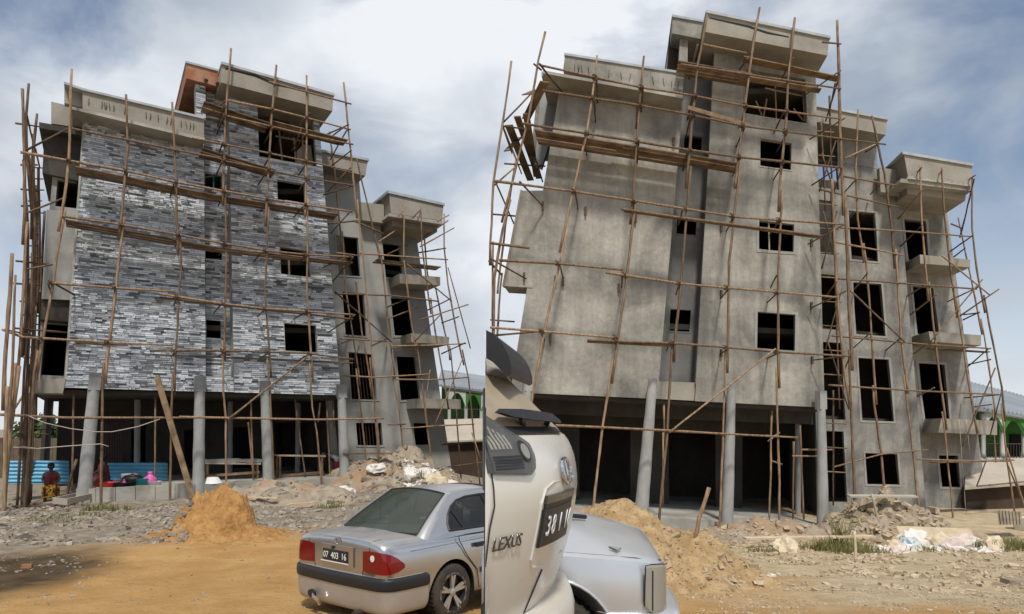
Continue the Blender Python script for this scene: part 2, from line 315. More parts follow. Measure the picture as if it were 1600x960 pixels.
# ------------------------------------------------------------------ ground
ZL = [(0, .2), (3.2, .2), (4.5, 0), (7, -.42), (8, -.45), (15, -.62), (23, -.88), (27, -.72), (40, -.5), (90, 0)]
ZR = [(0, .2), (3.2, .2), (4.5, 0), (7, -.42), (8, -.5), (15, -1.25), (23, -2.05), (27, -1.85), (40, -1.6), (90, -1)]
def gz(X, Y):
    y = max(Y, .5); w = sm(-.20, .02, X / max(y, 6)); return lerp(interp(y, ZL), interp(y, ZR), w)
def ground_z(X, Y):
    z = gz(X, Y)
    if 1 < Y < 60: z += .05 * fb(X * .5, Y * .5, 0) + .022 * fb(X * 2.1, Y * 2.1, 5)
    return z
def build_ground():
    xs = [-3000, -900, -300, -120, -60, -38] + [-26 + .28 * i for i in range(193)] + [40, 60, 120, 300, 900, 3000]
    ys = [-300, -60, -15, -4] + [.5 + .22 * i for i in range(70)] + [16 + .3 * i for i in range(60)] + [36, 42, 50, 65, 90, 150, 300, 800, 2000, 4500]
    mb = MB(); mb.grid([[(x, y, ground_z(x, y)) for x in xs] for y in ys])
    m = bpy.data.materials.new('building_site_earth'); m.use_nodes = True; t = m.node_tree; b = t.nodes['Principled BSDF']; l = t.links.new
    b.inputs['Roughness'].default_value = .95; b.inputs['Specular IOR Level'].default_value = .15
    tcn = N('ShaderNodeTexCoord', t); P = tcn.outputs['Object']
    def nz(scale, det=8, ro=.6, dist=0.0):
        n = N('ShaderNodeTexNoise', t); n.inputs['Scale'].default_value = scale; n.inputs['Detail'].default_value = det; n.inputs['Roughness'].default_value = ro; n.inputs['Distortion'].default_value = dist; l(P, n.inputs[0]); return n.outputs[0]
    def ramp(src, a, b_, ca=None, cb=None):
        r = N('ShaderNodeValToRGB', t); r.color_ramp.elements[0].position = a; r.color_ramp.elements[1].position = b_
        if ca: r.color_ramp.elements[0].color = (*ca, 1); r.color_ramp.elements[1].color = (*cb, 1)
        l(src, r.inputs[0]); return r.outputs[0]
    def mix(f, a, b_):
        x = N('ShaderNodeMix', t, data_type='RGBA'); l(f, x.inputs[0]); l(a, x.inputs[6]); l(b_, x.inputs[7]); return x.outputs[2]
    def blob(cx, cy, rx, ry, soft=.35, wob=.7):      # an uneven patch of other earth lying at a spot
        mm = N('ShaderNodeMapping', t); mm.inputs['Location'].default_value = (-cx / rx, -cy / ry, 0); mm.inputs['Scale'].default_value = (1 / rx, 1 / ry, 0); l(P, mm.inputs[0])
        le = N('ShaderNodeVectorMath', t, operation='LENGTH'); l(mm.outputs[0], le.inputs[0])
        a = N('ShaderNodeMath', t, operation='MULTIPLY_ADD'); l(nz(.9, 6, .6), a.inputs[0]); a.inputs[1].default_value = wob; l(le.outputs['Value'], a.inputs[2])
        r = N('ShaderNodeMapRange', t); r.inputs['From Min'].default_value = 1 + wob * .5 + soft; r.inputs['From Max'].default_value = 1 + wob * .5 - soft; l(a.outputs[0], r.inputs[0]); return r.outputs[0]
    rubble = ramp(nz(3.2), .3, .72, (.17, .14, .105), (.37, .315, .245))
    tan = ramp(nz(2.2), .3, .7, (.37, .285, .175), (.58, .475, .32))
    orange = ramp(nz(1.3), .3, .7, (.39, .215, .075), (.52, .32, .13))
    dark = ramp(nz(2.4), .32, .7, (.05, .034, .018), (.125, .085, .045))
    sp = N('ShaderNodeSeparateXYZ', t); l(P, sp.inputs[0])
    side = N('ShaderNodeMapRange', t); side.inputs['From Min'].default_value = -1.5; side.inputs['From Max'].default_value = 1.5; l(sp.outputs[0], side.inputs[0])
    c = mix(side.outputs[0], rubble, tan)
    c = mix(blob(-4.2, 11.2, 4.2, 5.0), c, orange)
    c = mix(blob(-1.5, 7.0, 6.5, 4.2, .3), c, orange)
    c = mix(blob(3.0, 12.4, 1.9, 2.0, .4), c, orange)
    c = mix(blob(5.5, 8.2, 1.6, .8, .5), c, orange)
    c = mix(blob(-8.3, 9.9, 1.75, 3.0, .22), c, dark)
    l(c, b.inputs['Base Color'])
    bp = N('ShaderNodeBump', t); bp.inputs['Distance'].default_value = .09; l(nz(4.5, 12, .72), bp.inputs['Height']); l(bp.outputs[0], b.inputs['Normal'])
    MATS['earth'] = m
    tag(put('ground', mb, 'earth', smooth=True, fix=False), None, None, kind='structure')
build_ground()
# ------------------------------------------------------------------ building shells
def line_at(a, b, t): return (lerp(a[0], b[0], t), lerp(a[1], b[1], t))
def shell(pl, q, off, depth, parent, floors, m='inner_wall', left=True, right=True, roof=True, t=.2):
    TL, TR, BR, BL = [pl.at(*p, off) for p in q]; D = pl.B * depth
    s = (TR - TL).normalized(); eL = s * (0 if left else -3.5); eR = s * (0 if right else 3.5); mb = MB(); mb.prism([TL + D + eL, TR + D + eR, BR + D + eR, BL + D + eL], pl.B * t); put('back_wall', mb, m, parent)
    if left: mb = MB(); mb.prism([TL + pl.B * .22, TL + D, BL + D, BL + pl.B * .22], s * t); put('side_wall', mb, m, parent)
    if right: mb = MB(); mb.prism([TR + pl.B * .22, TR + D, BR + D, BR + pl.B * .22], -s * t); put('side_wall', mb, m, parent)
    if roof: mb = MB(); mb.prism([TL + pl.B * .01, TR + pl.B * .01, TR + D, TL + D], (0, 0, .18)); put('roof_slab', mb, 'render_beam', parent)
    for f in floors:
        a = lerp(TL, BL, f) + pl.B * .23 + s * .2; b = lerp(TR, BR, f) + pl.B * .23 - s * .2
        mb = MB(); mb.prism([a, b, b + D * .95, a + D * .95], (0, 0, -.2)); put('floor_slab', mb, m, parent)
def column(pl, top, mid, bot, wt, wb, off, parent, m='column_grey', square=True, label=None):
    A, B = pl.at(*top, off), pl.at(*bot, off); rt = wt / F * A.y / 2; rb = wb / F * B.y / 2; mb = MB(); n = 18; rows = []
    for k in range(13):
        t = k / 12; c = A.lerp(B, t); r = lerp(rt, rb, t) * (1 + .03 * math.sin(k * 1.7)) * (1.0 if k else .97)
        rows.append([c + Vector((math.cos(2 * math.pi * j / n) * r, math.sin(2 * math.pi * j / n) * r, 0)) for j in range(n + 1)])
    mb.grid(rows); mb.add(rows[0][:-1], [tuple(range(n))]); mb.add([p - Vector((0, 0, .4)) for p in rows[-1][:-1]] + rows[-1][:-1], [(j, (j + 1) % n, n + (j + 1) % n, n + j) for j in range(n)])
    o = put('column', mb, m, parent, smooth=True)
    if square and mid:
        M = pl.at(*mid, off); mb = MB(); w = rt * 1.02; c0, c1 = A + Vector((0, 0, .02)), M
        mb.prism([c0 + pl.u3 * a * w + pl.n3 * b * w for a, b in ((-1, -1), (1, -1), (1, 1), (-1, 1))], c1 - c0); put('column_head', mb, m, o)
    return o
# ================================================================== LEFT BUILDING (clad in ledge stone)
LP = Plane(100, 24.0, 2607)
lb = thing('apartment_building', 'five storey building clad in grey ledge stone strips, pole scaffold in front', 'building', LP.at(300, 765, 0))
QL = [(131, 178), (319, 219), (322, 612.5), (101, 606)]
QR = [(357, 138), (497, 170), (533, 618), (366, 613.5)]
QC = [(319, 180), (357, 188), (365, 590), (322, 588)]
HC = [[(320, 270), (346, 274), (346, 296), (321, 293)], [(321, 384), (347, 388), (347, 408), (322, 404)], [(322, 499), (345, 501), (345, 529), (323, 528)]]
HR = [[(402, 155), (488, 180), (496, 262), (405, 243)], [(433, 281), (476, 288), (478, 319), (434, 312)], [(438, 386), (483, 393), (486, 434), (439, 428)], [(444, 505), (494, 509), (496, 551), (446, 548)]]
wall('front_wall', LP, QL, [], 0, .22, 'render_grey', lb)
wall('front_wall', LP, QR, HR, 0, .22, 'render_grey', lb)
wall('recessed_wall', LP, QC, HC, -.75, .2, 'render_grey', lb)
wall('front_wall', LP, [(322, 588), (365, 590), (366, 613), (322, 612)], [], -.01, .2, 'render_grey', lb, 1)
slab('recess_return', LP, [(357, 141), (359.2, 141.6), (368, 590), (365.6, 590)], -.01, .8, 'render_grey', lb)
slab('recess_return', LP, [(316, 186), (318.8, 186.6), (321.8, 590), (319, 590)], -.01, .8, 'render_grey', lb)
shell(LP, [(131, 178), (497, 170), (533, 618), (101, 606)], -.6, 7, lb, [.02, .27, .52, .76], roof=False)
# window ledges and frames in the openings of the clad front
for h in HC[:1]:
    mb = MB(); mb.tube([LP.at(334, h[0][1], -.85), LP.at(334, h[2][1], -.85)], .03, 4); put('window_bar', mb, 'green_frame', lb)
for h in HR[1:]: surround(LP, h, .05, lb, 'render_grey', 1.4, .2)
mb = MB(); mb.tube([LP.at(451, 400, -.1), LP.at(452, 431, -.1)], .04, 5); put('window_prop', mb, 'pale_wood', lb)
mb = MB()
for a, b in (((436, 205), (441, 254)), ((459, 215), (463, 262)), ((430, 213), (478, 222)), ((472, 200), (474, 258))): mb.tube([LP.at(*a, -.4), LP.at(*b, -.4)], .035, 5)
put('timber_prop', mb, 'pole_wood', lb)
slab('partition_wall', LP, [(464, 236), (474, 226), (486, 228), (490, 261), (464, 257)], -1.2, .15, 'cream_sheet', lb)
# parapets, eaves, penthouse slab
slab('parapet', LP, [(129, 141), (318, 185), (319.5, 219), (129, 170)], .85, .25, 'render_beam', lb)
slab('parapet', LP, [(100.5, 130), (129, 139), (129, 168), (100.5, 161)], .6, .3, 'render_beam', lb)
slab('eave_slab', LP, [(112, 166.5), (319.8, 216), (320, 220.5), (112, 171)], .95, 1.7, 'render_grey', lb)
slab('coping', LP, [(100, 127.5), (129, 137.5), (318.6, 182.5), (318.6, 186), (129, 141), (100, 131)], .93, .45, 'coping', lb)
slab('eave_slab', LP, [(80, 159), (112, 166.5), (112, 198), (80, 193)], -.6, 5, 'render_beam', lb)
slab('eave_slab', LP, [(61, 191), (129, 203), (129, 212), (61, 200)], -.5, 6, 'dark_shaded_concrete', lb)  # shade under the eave put into the slab's colour
slab('eave_slab', LP, [(347, 98), (521, 148), (519.5, 174), (345, 129)], 1.1, 7, 'render_beam', lb)
slab('coping', LP, [(346, 96), (523, 146), (523, 150), (346, 100)], 1.17, 7.1, 'coping', lb)
slab('fascia_crack', LP, [(352, 106), (400, 117), (432, 131), (470, 139), (471, 141.5), (430, 134), (398, 120), (352, 108.5)], 1.106, .05, 'pot_black', lb)
slab('gable_fascia', LP, [(291, 97), (345, 111), (343, 136), (291, 122.5)], .25, 7, 'ochre_paint', lb)
slab('coping', LP, [(290, 95), (346, 109.5), (346, 112.5), (290, 98)], .3, 7.05, 'coping', lb)
slab('gable_post', LP, [(305, 124), (321, 129), (322, 190), (307, 186)], 0, .5, 'render_grey', lb)
slab('gable_wall', LP, [(321, 128), (358, 138), (359, 190), (322, 184)], -.45, .2, 'render_grey', lb)
mb = MB()
for x, y in ((321, 125), (339, 130)): mb.tube([LP.at(x, y, .2), LP.at(x + 2, y + 1, .75)], .06, 7)
put('drain_spout', mb, 'steel_bar', lb)
# starter bars on the parapet face
for x in (139, 160, 163, 167, 171, 178, 196, 228, 236, 247, 262, 268, 283, 290, 298, 303):
    y = 152 + (x - 129) * .237; mb = MB(); mb.tube([LP.at(x, y, .9), LP.at(x + random.uniform(-2, 3), y + 11, .86)], .010, 4); put('starter_bar', mb, 'steel_bar', lb)
# flank with stacked loggias
QF = [(88, 212), (131, 218), (101, 606), (52, 604)]
HF = [[(90, 282), (123, 284), (119, 326), (86, 322)], [(70, 506), (105, 508), (101, 588), (64, 586)]]
wall('flank_wall', LP, QF, HF, -1.2, .2, 'render_wing', lb)
slab('loggia_soffit_shade', LP, [(70, 201), (130, 211), (124, 283), (66, 270)], -1.0, 3.6, 'dark_shaded_concrete', lb)  # dark block standing in for the deep soffit and its shadow
slab('loggia_soffit_shade', LP, [(64, 470), (109, 471), (107, 503), (62, 499)], -.5, 1.2, 'dark_shaded_concrete', lb)  # dark block standing in for the shaded underside
slab('loggia_panel', LP, [(73, 328), (120, 331), (110, 469), (65, 467)], -.35, .85, 'render_wing', lb)
slab('loggia_panel', LP, [(47, 595), (103, 591), (98, 615), (45, 614)], .1, 1.3, 'render_beam', lb)
slab('side_post', LP, [(129.5, 190), (132.5, 190.5), (103.5, 606), (99.5, 606)], .06, 1.2, 'render_grey', lb)
shell(LP, QF, -1.25, 5.5, lb, [.28, .68], right=False, roof=False)
# ground floor
fl = LP.at(119, 765, .3)
slab('soffit_slab', LP, [(46, 608), (533, 618), (533, 624), (46, 614)], -.25, 8.5, 'inner_wall', lb)
slab('ground_slab', LP, [(119, 766), (545, 746), (546, 772), (117, 790)], .55, 9.5, 'render_grey', lb)
for i in range(6):
    xa, xb = 119 + i * 31, 150 + i * 31 - .8; f = lambda x: 765 - (x - 119) * .047
    slab('plinth_block', LP, [(xa, f(xa) - (1 if i % 2 else 0)), (xb, f(xb)), (xb, f(xb) + 24), (xa, f(xa) + 24)], .62 + .015 * (i % 3), .3, 'render_grey', lb)
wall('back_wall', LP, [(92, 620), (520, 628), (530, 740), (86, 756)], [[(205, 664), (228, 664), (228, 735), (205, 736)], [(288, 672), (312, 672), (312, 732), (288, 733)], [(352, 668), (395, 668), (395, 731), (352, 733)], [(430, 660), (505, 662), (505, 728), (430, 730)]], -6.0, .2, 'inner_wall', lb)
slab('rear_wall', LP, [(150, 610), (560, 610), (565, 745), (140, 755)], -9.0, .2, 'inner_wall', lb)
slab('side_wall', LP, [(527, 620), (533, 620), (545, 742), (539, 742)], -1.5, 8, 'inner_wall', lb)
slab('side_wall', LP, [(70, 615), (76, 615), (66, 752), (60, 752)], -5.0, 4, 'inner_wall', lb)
mb = MB()
for x in range(166, 192, 4): mb.tube([LP.at(x, 662, -4.2), LP.at(x, 735, -4.2)], .03, 4)
for y in range(668, 735, 13): mb.tube([LP.at(164, y, -4.2), LP.at(191, y, -4.2)], .03, 4)
put('door_grille', mb, 'steel_bar', lb)
for top, mid, bot, wt, wb in (((149, 584), (147, 610), (132, 770), 16, 21), ((312.5, 589), (312, 612), (310, 762), 15, 18), ((414, 596), (414.5, 616), (420, 760), 15, 17), ((533, 602), (534, 622), (539, 748), 13, 16)):
    column(LP, top, mid, bot, wt, wb, .42, lb)
for x, y0, y1, w in ((215, 625, 748, 9), (360, 628, 742, 8), (466, 630, 738, 8)): column(LP, (x, y0), None, (x - 1, y1), w, w, -4.0, lb, square=False)
# setback stair block and wing
Wo = -2.2
QW = [(504, 262), (561, 272), (602, 372), (632, 735), (520, 745)]
HW = [[(525, 368), (560, 372), (563, 432), (529, 430)], [(535, 456), (570, 459), (572, 526), (540, 523)], [(544, 550), (581, 554), (591, 625), (550, 624)], [(556, 661), (596, 661), (599, 697), (559, 696)]]
wall('wing_wall', LP, [(495, 330), (594, 345), (634, 748), (520, 752)], HW, Wo, .22, 'render_wing', lb)
wall('wing_wall', LP, [(495, 255), (560, 268), (566, 340.5), (495, 331)], [], Wo, .22, 'render_wing', lb, 2)
HD = [[(597, 379), (626, 384), (629, 436), (602, 433)], [(610, 465), (640, 468), (645, 524), (617, 526)], [(619, 557), (649, 558), (657, 624), (627, 627)], [(646, 661), (670, 662), (671, 695), (649, 696)]]
wall('wing_wall', LP, [(590, 345), (648, 352), (708, 750), (628, 752)], HD, Wo - .7, .22, 'render_wing', lb)
shell(LP, [(497, 262), (561, 274), (634, 748), (520, 752)], Wo - .3, 5, lb, [.35, .57, .8], right=False, roof=False)
shell(LP, [(575, 330), (650, 345), (709, 752), (600, 752)], Wo - .95, 5, lb, [.2, .45, .7], left=False)
for h in HW + HD: surround(LP, h, (Wo if h in HW else Wo - .7) + .03, lb, 'render_wing', 2.2, .06)
slab('parapet', LP, [(503, 236), (575, 250), (571, 275), (504, 259)], -1.3, 3.5, 'render_beam', lb)
slab('coping', LP, [(502, 233.5), (577, 248), (577, 251.5), (502, 237)], -1.22, 3.7, 'coping', lb)
slab('parapet', LP, [(608, 300), (693, 320), (691, 345), (611, 333)], -1.0, 3.6, 'render_beam', lb)
slab('coping', LP, [(606, 297.5), (695, 317.5), (695, 321.5), (606, 301.5)], -.93, 3.75, 'coping', lb)
slab('parapet', LP, [(564, 316), (600, 320), (600, 349), (566, 344)], -1.7, .3, 'render_beam', lb)
slab('eave_slab', LP, [(608, 333), (692, 346), (691, 351), (607, 338)], -.85, 3.9, 'render_grey', lb)
slab('eave_slab', LP, [(612, 340), (684, 351), (683, 363), (613, 353)], -1.25, 3.2, 'render_beam', lb)
for q in ([(624, 428), (688, 433), (688, 446), (625, 443)], [(642, 521), (702, 527), (701, 539), (643, 535)], [(652, 623), (720, 624), (720, 639), (652, 638)]):
    slab('balcony', LP, q, -1.55, 1.6, 'render_beam', lb)
mb = MB()
for (a, b, c, d) in (HW[2], HW[3]):
    for k in range(1, 8): mb.tube([LP.at(*line_at(a, b, k / 8), Wo - .1), LP.at(*line_at(d, c, k / 8), Wo - .1)], .018, 4)
put('window_grille', mb, 'steel_bar', lb)
# ledge-stone cladding
def clad(pl, regions, parent, count=300):
    strips = []
    for q, holes, off, rowpx in regions:
        hs = [hole_uv(q, h) for h in holes]; hgt = abs(q[3][1] - q[0][1] + q[2][1] - q[1][1]) / 2; rows = int(hgt / rowpx); wid = abs(q[1][0] - q[0][0] + q[2][0] - q[3][0]) / 2
        for r in range(rows):
            v0, v1 = r / rows, (r + 1) / rows; vm = (v0 + v1) / 2
            cuts = sorted([(max(0, h[0]), min(1, h[1])) for h in hs if h[2] < vm < h[3]]); iv = []; u = 0
            for a, b in cuts:
                if a > u: iv.append((u, a))
                u = max(u, b)
            if u < 1: iv.append((u, 1))
            for a, b in iv:
                u = a
                while u < b - 1e-4:
                    w = random.choice((6, 8, 10, 12, 15, 18, 23)) * random.uniform(.8, 1.2) / wid
                    e = min(b, u + w)
                    if b - e < 4 / wid: e = b
                    g = .35 / wid; x = random.random()
                    s = random.uniform(.12, .19) if x < .13 else random.uniform(.27, .38) if x < .36 else random.uniform(.42, .56) if x < .74 else random.uniform(.60, .72)
                    gv = random.uniform(.04, .12) / rows
                    strips.append(((e - u) * wid * rowpx, q, u + g, e - g, v0 + gv, v1 - gv, off + random.uniform(.015, .07), s, off)); u = e
    strips.sort(key=lambda k: -k[0]); pal = {}
    rest = MB(); shades = []
    for i, (ar, q, u0, u1, v0, v1, o, s, off) in enumerate(strips):
        P = [pl.at(*bil(q, u, v), o) for u, v in ((u0, v0), (u1, v0), (u1, v1), (u0, v1))]; tone = (s * .93, s, s * 1.08)
        if i < count:
            k = round(s, 1)
            if k not in pal:
                me = bpy.data.meshes.new('stone_strip'); me.from_pydata([(x, y, z) for y in (0, 1) for x, z in ((0, 0), (1, 0), (1, 1), (0, 1))], [], [(0, 1, 2, 3), (0, 4, 5, 1), (1, 5, 6, 2), (2, 6, 7, 3), (3, 7, 4, 0)])
                at_ = me.attributes.new('shade', 'FLOAT_COLOR', 'FACE'); kk = max(k, .06)
                for d in at_.data: d.color = (kk * .93, kk, kk * 1.08, 1)
                me.materials.append(MATS['ledge_stone']); pal[k] = me
            ob = bpy.data.objects.new('stone_strip', pal[k]); COL.objects.link(ob); ob.parent = parent; ob.matrix_parent_inverse = Matrix.Translation(-parent.location)
            ux = P[2] - P[3]; uz = P[0] - P[3]; uy = pl.B * (o - off + .02)
            M = Matrix.Identity(4); M.col[0] = (*ux, 0); M.col[1] = (*uy, 0); M.col[2] = (*uz, 0); M.col[3] = (*P[3], 1)
            loc, rot, sc = M.decompose(); ob.location = loc; ob.rotation_euler = rot.to_euler(); ob.scale = sc
        else:
            Bq = [p + pl.B * (o - off + .02) for p in P]; rest.add(P + Bq, [(0, 3, 2, 1), (0, 1, 5, 4), (1, 2, 6, 5), (2, 3, 7, 6), (3, 0, 4, 7)]); shades.append(tone)
    me = rest.mesh('stone_strips'); a = me.attributes.new('shade', 'FLOAT_COLOR', 'FACE')
    a.data.foreach_set('color', [c for t_ in shades for _ in range(5) for c in (*t_, 1)])
    ob = link('stone_strips', me, 'ledge_stone', parent); ob['kind'] = 'stuff'
bare = [[(x, y), (x + w, y + w * .1), (x + w, y + 5 + w * .1), (x, y + 5)] for x, y, w in
        ((140, 284, 9), (154, 283, 8), (185, 291, 7), (201, 292, 7), (251, 301, 8), (125, 365, 20), (197, 367, 15), (198, 376, 17), (245, 376, 12), (152, 457, 18), (176, 467, 12), (122, 461, 15), (237, 472, 14), (254, 468, 12), (114, 538, 20), (160, 540, 22), (120, 361, 8))]
bareR = [[(x, y), (x + w, y + w * .1), (x + w, y + 5 + w * .1), (x, y + 5)] for x, y, w in
         ((433, 312, 12), (430, 380, 22), (470, 385, 18), (487, 425, 14), (500, 420, 16), (510, 431, 10), (430, 415, 10), (440, 490, 22), (394, 489, 12), (396, 338, 10), (452, 340, 14), (395, 556, 10), (505, 372, 9), (460, 270, 14), (500, 498, 14))]
clad(LP, [(QL, bare, 0, 3.0), (QR, HR + bareR, 0, 3.0), (QC, HC + [[(322, 478), (336, 479), (336, 484), (322, 483)], [(322, 545), (336, 546), (336, 552), (322, 551)]], -.75, 3.0),
          ([(322.5, 590), (365, 591), (366, 613), (322.5, 612)], [], 0, 3.0), ([(305, 125), (321, 129), (322, 188), (307, 185)], [], .01, 3.0), ([(321.5, 129), (357, 138), (358, 188), (322.5, 184)], [], -.45, 3.0)], lb)
# ================================================================== RIGHT BUILDING (bare cement render)
RP = Plane(1000, 24.0, 4900, (0.15, 1))
rb = thing('apartment_building', 'five storey building in bare grey cement render, timber scaffold in front', 'building', RP.at(1120, 815, 0))
QL2 = [(877, 122), (1068, 152), (1027, 623.5), (797, 613)]
QR2 = [(1117, 70), (1274, 100), (1288.5, 637), (1086, 627)]
QC2 = [(1060, 110), (1118, 118), (1090, 600), (1024, 598)]
HC2 = [[(1070, 211), (1097, 215), (1096, 236), (1068, 233)], [(1058, 338), (1089, 342), (1087, 368), (1057, 365)], [(1047, 483), (1080, 485), (1077, 519), (1046, 517)]]
HR2 = [[(1165, 108), (1258, 124), (1262, 194), (1164, 177)], [(1188, 216), (1237, 224), (1236, 266), (1188, 259)], [(1186, 344), (1241, 351), (1240, 394), (1186, 390)], [(1184, 487), (1243, 492), (1242, 549), (1183, 544)]]
wall('front_wall', RP, QL2, [], 0, .22, 'plaster_raw', rb)
wall('front_wall', RP, QR2, HR2, 0, .22, 'plaster_raw', rb)
wall('recessed_wall', RP, QC2, HC2, -.8, .2, 'plaster_dark', rb)
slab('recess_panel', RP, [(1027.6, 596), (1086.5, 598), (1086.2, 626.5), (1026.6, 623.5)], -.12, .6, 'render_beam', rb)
slab('recess_return', RP, [(1066, 152), (1067.6, 152.3), (1026.8, 600), (1025.5, 600)], -.01, .95, 'plaster_dark', rb)
slab('recess_return', RP, [(1117.4, 70), (1119, 70.3), (1088, 600), (1086.4, 600)], -.01, .95, 'plaster_dark', rb)
for h in HR2[2:]: surround(RP, h, .02, rb, 'surround', 4, .1)
for h in HC2 + HR2[:2]: surround(RP, h, .015 if h in HR2 else -.785, rb, 'plaster_raw' if h in HR2 else 'plaster_dark', 2, .1)
slab('flank_panel', RP, [(815, 298), (853, 298), (832, 450), (786.5, 447)], .02, 1.2, 'plaster_raw', rb)
slab('flank_edge', RP, [(813, 297), (816, 297), (788, 447.6), (784.6, 447)], .06, .3, 'render_beam', rb)
shell(RP, [(877, 130), (1274, 122), (1288.5, 637), (797, 613)], -.65, 7, rb, [.02, .27, .52, .76], roof=False)
# a loggia block behind the front's left edge
slab('loggia_wall', RP, [(845, 140), (876, 146), (866, 200), (846, 262), (836, 256)], -2.4, .3, 'render_wing', rb)
slab('eave_slab', RP, [(846, 112), (880, 118), (880, 124), (846, 118)], -.3, 4.6, 'render_wing', rb)
slab('loggia_panel', RP, [(838, 158), (874, 163), (856, 250), (829, 243)], -3.2, .2, 'plaster_wing', rb)
# parapets and slabs
slab('parapet', RP, [(883, 85), (1069, 115), (1066, 149), (880, 109)], .45, .3, 'plaster_raw', rb)
slab('coping', RP, [(881.5, 82.5), (1070, 112.5), (1070, 116), (881.5, 86)], .5, .5, 'coping', rb)
slab('eave_slab', RP, [(848, 110), (1066.5, 149), (1066.5, 154), (848, 114.5)], .85, 1.7, 'render_grey', rb)
slab('eave_slab', RP, [(1104, 17.5), (1296, 58), (1293, 87), (1102, 50)], 1.15, 7, 'render_beam', rb)
slab('coping', RP, [(1103, 15.5), (1298, 56), (1298, 60), (1103, 19.5)], 1.22, 7.1, 'coping', rb)
slab('fascia_crack', RP, [(1108, 27), (1170, 40), (1200, 50), (1232, 57), (1233, 59), (1198, 53), (1168, 43), (1108, 29)], 1.156, .05, 'pot_black', rb)
slab('gable_fascia', RP, [(1051, 25), (1102, 34.5), (1099, 62), (1050, 52)], .3, 5, 'plaster_raw', rb)
slab('coping', RP, [(1050, 22.5), (1103, 32), (1103, 35.5), (1050, 26)], .36, 5, 'coping', rb)
slab('gable_post', RP, [(1063, 53), (1075, 56), (1074, 112), (1060, 110)], .1, .5, 'plaster_raw', rb)
slab('gable_wall', RP, [(1074, 58), (1120, 66), (1119, 125), (1070, 114)], -1.0, .2, 'plaster_dark', rb)
slab('gable_opening_shade', RP, [(1046, 54), (1062, 57), (1059, 112), (1043, 108)], -.6, .2, 'dark_brown', rb)  # dark sheet put in for the shaded gable opening
for x in (898, 903, 906, 908, 919, 930, 952, 970, 986, 1019, 1036, 1050, 1061):
    y = 92 + (x - 883) * .162; mb = MB(); mb.tube([RP.at(x, y + 6, .5), RP.at(x + random.uniform(-3, 3), y + 18, .47)], .010, 4); put('starter_bar', mb, 'steel_bar', rb)
mb = MB()
for a, b in (((1211, 128), (1213, 186)), ((1195, 138), (1262, 152)), ((1254, 115), (1257, 190)), ((1259, 118), (1261, 192)), ((1181, 158), (1190, 180)), ((1198, 155), (1193, 182)), ((1240, 170), (1256, 190))): mb.tube([RP.at(*a, -.4), RP.at(*b, -.4)], .03, 5)
put('timber_prop', mb, 'pole_wood', rb)
mb = MB(); mb.tube([RP.at(1201, 347, -.1), RP.at(1202, 391, -.1)], .03, 5); put('window_prop', mb, 'pale_wood', rb)
# ground floor
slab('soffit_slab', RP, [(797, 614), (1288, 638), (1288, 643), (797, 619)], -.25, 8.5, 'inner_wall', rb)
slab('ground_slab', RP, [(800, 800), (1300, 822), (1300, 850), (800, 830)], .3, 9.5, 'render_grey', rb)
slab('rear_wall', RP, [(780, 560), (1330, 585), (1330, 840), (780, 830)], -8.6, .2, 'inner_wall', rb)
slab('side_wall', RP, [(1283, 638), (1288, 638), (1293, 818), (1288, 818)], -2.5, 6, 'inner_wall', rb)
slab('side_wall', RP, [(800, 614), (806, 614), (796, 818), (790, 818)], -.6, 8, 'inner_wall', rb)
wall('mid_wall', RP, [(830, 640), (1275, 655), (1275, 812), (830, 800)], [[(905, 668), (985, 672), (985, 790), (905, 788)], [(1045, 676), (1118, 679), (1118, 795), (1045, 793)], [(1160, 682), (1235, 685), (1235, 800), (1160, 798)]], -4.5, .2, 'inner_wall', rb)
for top, mid, bot, wt, wb in (((826, 582), (825, 612), (812, 790), 13, 19), ((1020, 592), None, (1002, 800), 14, 22), ((1143, 600), None, (1136, 822), 13, 19), ((1282.5, 612), (1283, 640), (1286, 820), 12, 18)):
    column(RP, top, mid, bot, wt, wb, .42, rb, square=bool(mid))
slab('soffit_band_stand_in', RP, [(806, 612), (1284, 634), (1284, 664), (806, 645)], -2.2, .3, 'dark_shaded_concrete', rb)  # added band standing in for the visible soffit
column(RP, (1247, 650), None, (1247, 812), 9, 9, -3.0, rb, square=False)
# stair column openings, wing
Wr = -2.0
HS = [[(1272, 193), (1308, 197), (1310, 296), (1272, 291)], [(1272, 312), (1303, 314), (1304, 398), (1272, 396)], [(1276, 428), (1306, 430), (1309, 515), (1276, 514)], [(1280, 534), (1317, 536), (1318, 656), (1280, 655)], [(1285, 673), (1320, 675), (1322, 785), (1285, 785)]]
HV = [[(1326, 329), (1368, 333), (1372, 409), (1330, 405)], [(1333, 441), (1377, 444), (1384, 526), (1337, 522)], [(1341, 559), (1389, 562), (1397, 659), (1347, 657)], [(1352, 708), (1402, 710), (1406, 758), (1355, 757)]]
wall('wing_wall', RP, [(1262, 180), (1369, 202), (1371, 264), (1262, 247)], [[(1262, 193), (1308, 197), (1309, 254), (1262, 247)]], Wr, .22, 'plaster_wing', rb, 2)
wall('wing_wall', RP, [(1262, 247.5), (1371, 264.5), (1436, 826), (1280, 826)], [[(1262, 247), (1309, 254), (1310, 296), (1262, 291)]] + HS[1:] + HV, Wr, .22, 'plaster_wing', rb)
wall('wing_wall', RP, [(1371, 290), (1404, 294), (1450, 828), (1436, 826)], [], Wr - .004, .22, 'plaster_wing', rb, 3)
HD2 = [[(1412, 342), (1447, 346), (1451, 407), (1420, 408)], [(1426, 447), (1458, 450), (1468, 522), (1434, 524)], [(1434, 567), (1476, 570), (1484, 655), (1446, 658)], [(1467, 712), (1497, 712), (1501, 762), (1472, 761)]]
